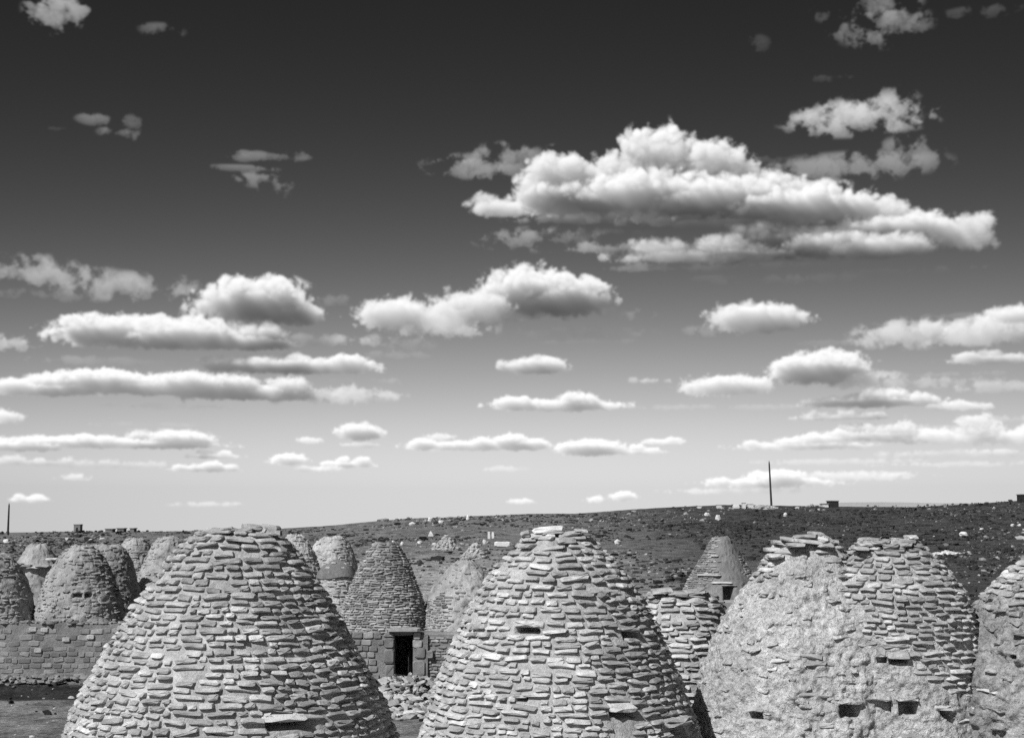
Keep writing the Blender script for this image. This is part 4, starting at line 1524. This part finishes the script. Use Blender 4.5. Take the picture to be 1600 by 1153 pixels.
def boulders():
    spec = [
        (673, 833, 9, 9, 'pointed white boulder on the slope right of the doorway house', 1),
        (628, 849, 6, 6, 'small white stone low on the slope nearest the doorway dome', 0),
        (614, 846, 5, 5, 'tiny pale stone beside the top of the doorway dome', 0),
        (656, 847, 8, 5, 'flat pale stone between the two white boulders', 0),
        (678, 849, 7, 4, 'small flat pale stone below the pointed white boulder', 0),
        (644, 818, 10, 6, 'white outcrop high on the ridge above the doorway dome', 0),
        (672, 811, 8, 6, 'white boulder close under the skyline', 0),
        (689, 815, 9, 6, 'wide white boulder right of the one under the skyline', 0),
        (731, 808, 5, 8, 'thin upright white stone standing near the skyline', 0),
        (764, 836, 4, 11, 'left of two upright white stones beside the white capped dome', 2),
        (770, 836, 4, 10, 'right of two upright white stones beside the white capped dome', 2),
        (757, 846, 6, 8, 'leaning white stone left of the fallen white block', 0),
        (965, 846, 11, 9, 'rounded white boulder right of the white capped dome', 0),
        (1122, 808, 9, 9, 'bright white boulder on the middle of the hillside', 0),
        (1105, 803, 9, 6, 'grey white boulder left of the bright one on the hillside', 0),
        (1227, 804, 6, 7, 'pale boulder below the tall pole', 0),
        (1506, 834, 15, 8, 'large white boulder on the dark slope right of the broad house', 0),
        (1582, 820, 6, 4, 'left of a pair of small white stones at the right edge', 0),
        (1593, 820, 6, 4, 'right of a pair of small white stones at the right edge', 0),
        (10, 845, 10, 7, 'white boulder at the far left edge under the horizon', 0),
        (142, 843, 7, 3, 'flat pale stone on the plain above the vented dome', 0),
        (160, 841, 9, 3, 'long flat pale stone beyond the flat topped dome', 0),
        (1534, 826, 7, 3, 'small white stone up slope of the large white boulder', 0),
        (1150, 791, 10, 6, 'white block beside the upright stone on the skyline', 3),
    ]
    for i, (px, py, w_, h_, lab, kind) in enumerate(spec):
        p = hit(px, py + h_ / 2, 66)
        k = p.y / FOC
        if kind == 1:
            v = np.array([(-.5, -.4, 0), (.5, -.35, 0), (.45, .4, 0), (-.4, .4, 0), (-.3, -.3, .45), (.3, -.25, .5), (.25, .25, .45), (-.25, .3, .4), (-.02, 0, 1.0)])
            f = np.array([(0, 1, 5), (0, 5, 4), (1, 2, 6), (1, 6, 5), (2, 3, 7), (2, 7, 6), (3, 0, 4), (3, 4, 7), (4, 5, 8), (5, 6, 8), (6, 7, 8), (7, 4, 8)])
        elif kind in (2, 3):
            r = .12
            a = (-.5, -.4, 0), (.5, -.4, 0), (.5, .4, 0), (-.5, .4, 0)
            b = [(x * .8 + random.uniform(-r, r) * .5, y * .8, 1 + random.uniform(-.06, .06)) for (x, y, _) in a]
            c_ = [(x * 1.0, y, .55) for (x, y, _) in a]
            v = np.array(list(a) + c_ + b)
            f = []
            for lv in (0, 4):
                for q in range(4):
                    q2 = (q + 1) % 4
                    f += [(lv + q, lv + q2, lv + 4 + q2), (lv + q, lv + 4 + q2, lv + 4 + q)]
            f += [(8, 9, 10), (8, 10, 11)]
            f = np.array(f)
        else:
            v, f = lump(200 + i, 5, 8, .22)
            v = v + np.array([0, 0, .34])
        v = v * np.array([w_ * k, w_ * k * .8, h_ * k * (1.0 if kind else 1.15)])
        me = mesh_np('boulder', v, f, False)
        p.z = gz(p.x, p.y) - .03
        tagged('standing_stone' if kind == 2 or (w_ == 5 and h_ == 8) else 'boulder', me, M['white'], p, lab, 'rock', 'pale boulders scattered over the slope')
    # long white block lying on the ground
    p = hit(785, 854, 66)
    k = p.y / FOC
    me = mesh_np('fallen_block', BLK_V * np.array([25 * k, 8 * k, 8 * k]) + np.array([0, 0, 4 * k]), BLK_F, False)
    p.z = gz(p.x, p.y)
    tagged('fallen_block', me, M['white'], p, 'long white dressed block lying level beside the two upright stones', 'stone block')
    # heaps of pale rubble
    for (px, py, w_, h_, n, lab) in ((697, 858, 44, 24, 210, 'steep heap of pale rubble on the slope behind the low grey dome'), (742, 872, 44, 26, 200, 'broad mound of pale rubble nearest the two upright stones'),
                                     (1478, 866, 46, 5, 90, 'bright strip of white rubble on the dark slope at the right'), (1190, 794, 50, 5, 70, 'pale rubble around the foot of the tall pole')):
        p = hit(px, py, 66)
        k = p.y / FOC
        root = thing('rubble_heap', (p.x, p.y, gz(p.x, p.y)), lab, 'rubble')
        P, Sc = [], []
        for q in range(n):
            a, r = random.uniform(0, 6.28), random.random() ** .6
            x, y = r * math.cos(a) * w_ * k / 2, r * math.sin(a) * w_ * k / 2
            z = (1 - r) * h_ * k * .9
            P.append((x, y, z + gz(p.x + x, p.y + y) - root.location.z))
            s_ = random.uniform(.10, .34) * k / .05
            Sc.append((s_ * 1.2, s_, s_ * .7))
        m = 24
        vs = [(0, 0, h_ * k * .85)]
        for ring in (.35, .7, 1.05):
            for q in range(m):
                a = 2 * math.pi * q / m
                r = ring * w_ * k / 2 * random.uniform(.85, 1.1)
                x, y = r * math.cos(a), r * math.sin(a)
                vs.append((x, y, max(0, 1 - ring) * h_ * k * .85 * random.uniform(.85, 1.1) + gz(p.x + x, p.y + y) - root.location.z - (.1 if ring > 1 else 0)))
        fs = [(0, 1 + q, 1 + (q + 1) % m) for q in range(m)]
        for ring in (0, 1):
            fs += [(1 + ring * m + q, 1 + ring * m + m + q, 1 + ring * m + m + (q + 1) % m, 1 + ring * m + (q + 1) % m) for q in range(m)]
        me = bpy.data.meshes.new('earth_mound')
        me.from_pydata(vs, [], fs)
        link('earth_mound', me, root, M['mud'])
        mt = M['white'] if px > 1400 else M['mud_pale']
        scatter('rubble_stones', [lump(300 + q, 4, 5, .35) for q in range(5)], np.array(P), np.array(Sc), RNG.uniform(0, 6.3, n), mt, 'stuff', root)


_v, _f = block_mesh(99)
_vb = _v.copy()
BLK_V = np.concatenate([_v, [[0, .5, 0]]])
BLK_F = np.concatenate([_f, [(i, (i + 1) % 8, 24) for i in range(8)]])


def ridge_things():
    # poles
    for (px, ytop, ybot, lab, D, top_dx) in ((1205.5, 720, 789, 'tall dark pole standing on the ridge at the right', 256, -2.4), (12.5, 786, 830, 'dark pole on the plain at the far left', 250, 0)):
        p = at(px, ybot, D)
        zb = gz(p.x, p.y) - .5
        zt = at(px, ytop, D).z
        h = zt - zb
        dx = top_dx * D / FOC
        n = 10
        vs, fs = [], []
        lv = ((0, .21), (.25, .19), (.6, .165), (.93, .14), (.965, .10), (1.0, .05))
        for (t, r) in lv:
            for q in range(n):
                a = 2 * math.pi * q / n
                vs.append((r * math.cos(a) + dx * t, r * math.sin(a), h * t))
        for i in range(len(lv) - 1):
            fs += [(i * n + q, i * n + (q + 1) % n, (i + 1) * n + (q + 1) % n, (i + 1) * n + q) for q in range(n)]
        fs.append(tuple(range((len(lv) - 1) * n, len(lv) * n)))
        me = bpy.data.meshes.new('pole')
        me.from_pydata(vs, [], fs)
        for f in me.polygons:
            f.use_smooth = True
        tagged('pole', me, M['wood'], (p.x, p.y, zb), lab, 'pole', 'bare poles on the skyline')
    def hut(px, ybot, w_, h_, lab, mat, door=True, dep=2.0, roof_over=.12, slope=0.0, nm='hut'):
        D = RD - 4
        k = D / FOC
        p = at(px, ybot, D)
        g = gz(p.x, p.y) - .3
        top = at(px, ybot - h_, D).z
        root = thing(nm, (p.x, D, g), lab, 'hut')
        W_, Hh = w_ * k / 2, top - g
        o = link('wall', prism([(-W_, 0, Hh), (W_, 0, Hh - slope), (W_, dep, Hh - slope), (-W_, dep, Hh)], [(-W_, 0, 0), (W_, 0, 0), (W_, dep, 0), (-W_, dep, 0)], 'wall'), root, mat)
        r = roof_over
        link('roof', prism([(-W_ - r, -r, Hh + .14), (W_ + r, -r, Hh + .14 - slope), (W_ + r, dep + r, Hh + .14 - slope), (-W_ - r, dep + r, Hh + .14)], [(-W_ - r, -r, Hh + .003), (W_ + r, -r, Hh + .003 - slope), (W_ + r, dep + r, Hh + .003 - slope), (-W_ - r, dep + r, Hh + .003)], 'roof'), root, M['wall'])
        if door:
            link('doorway_shade', prism([(-.2, -.02, Hh * .7), (.2, -.02, Hh * .7), (.2, .3, Hh * .7), (-.2, .3, Hh * .7)], [(-.2, -.02, 0), (.2, -.02, 0), (.2, .3, 0), (-.2, .3, 0)], 'doorway_shade'), root, M['near_black'])  # solid block, the shade inside the opening is put into its colour
        return root
    hut(120, 830, 10, 10, 'small square stone hut on the skyline at the left', M['mud_grey'], dep=1.4, roof_over=.06)
    hut(1303, 790, 15, 7, 'dark low hut on the skyline right of the tall pole', M['near_black'], True)
    hut(1290, 790, 9, 2.5, 'pale low wall end against the left side of the dark hut', M['white'], False, nm='low_shed')
    hut(1598, 778, 6, 5, 'dark hut on the skyline at the right edge', M['near_black'], False)
    hut(170, 828, 11, 1.2, 'low grey ruin on the skyline nearest the small stone hut', M['mud_grey'], False, nm='ruin')
    hut(188, 828, 10, 2.2, 'squat grey ruin in the middle of three on the left skyline', M['mud_grey'], False, nm='ruin')
    hut(206, 828, 6, 2.2, 'smallest grey ruin on the left skyline, rightmost of three', M['mud_grey'], False, nm='ruin')
    for (px, w_, h_, lab) in ((1093, 6, 3, 'tiny white shed, leftmost on the right hand ridge'), (1124, 7, 5, 'white shed left of the upright stone on the right hand ridge'), (1163, 5, 8, 'narrow white hut taller than its neighbours on the right hand ridge'), (1173, 9, 6, 'wide white shed just left of the tall pole'), (1192, 7, 4, 'low white shed nearest the foot of the tall pole')):
        D = 244
        p = hit(px, 794, 200)
        k = p.y / FOC
        g = gz(p.x, p.y) - .2
        root = thing('hut', (p.x, p.y, g), lab, 'hut', 'white sheds on the ridge by the pole')
        W_, Hh = w_ * k / 2, h_ * k + .2
        link('wall', prism([(-W_, 0, Hh), (W_, 0, Hh), (W_, 1.2, Hh * .97), (-W_, 1.2, Hh * .97)], [(-W_, 0, 0), (W_, 0, 0), (W_, 1.2, 0), (-W_, 1.2, 0)], 'wall'), root, M['white'])
        link('roof', prism([(-W_ - .05, -.05, Hh + .07), (W_ + .05, -.05, Hh + .07), (W_ + .05, 1.25, Hh * .97 + .07), (-W_ - .05, 1.25, Hh * .97 + .07)], [(-W_ - .05, -.05, Hh + .003), (W_ + .05, -.05, Hh + .003), (W_ + .05, 1.25, Hh * .97 + .003), (-W_ - .05, 1.25, Hh * .97 + .003)], 'roof'), root, M['mud'])


door_house()
right_neighbour()
left_village()
far_dome()
block_wall()
rubble_heap()
rubble_fill()
low_shadow_wall()
boulders()
ridge_things()
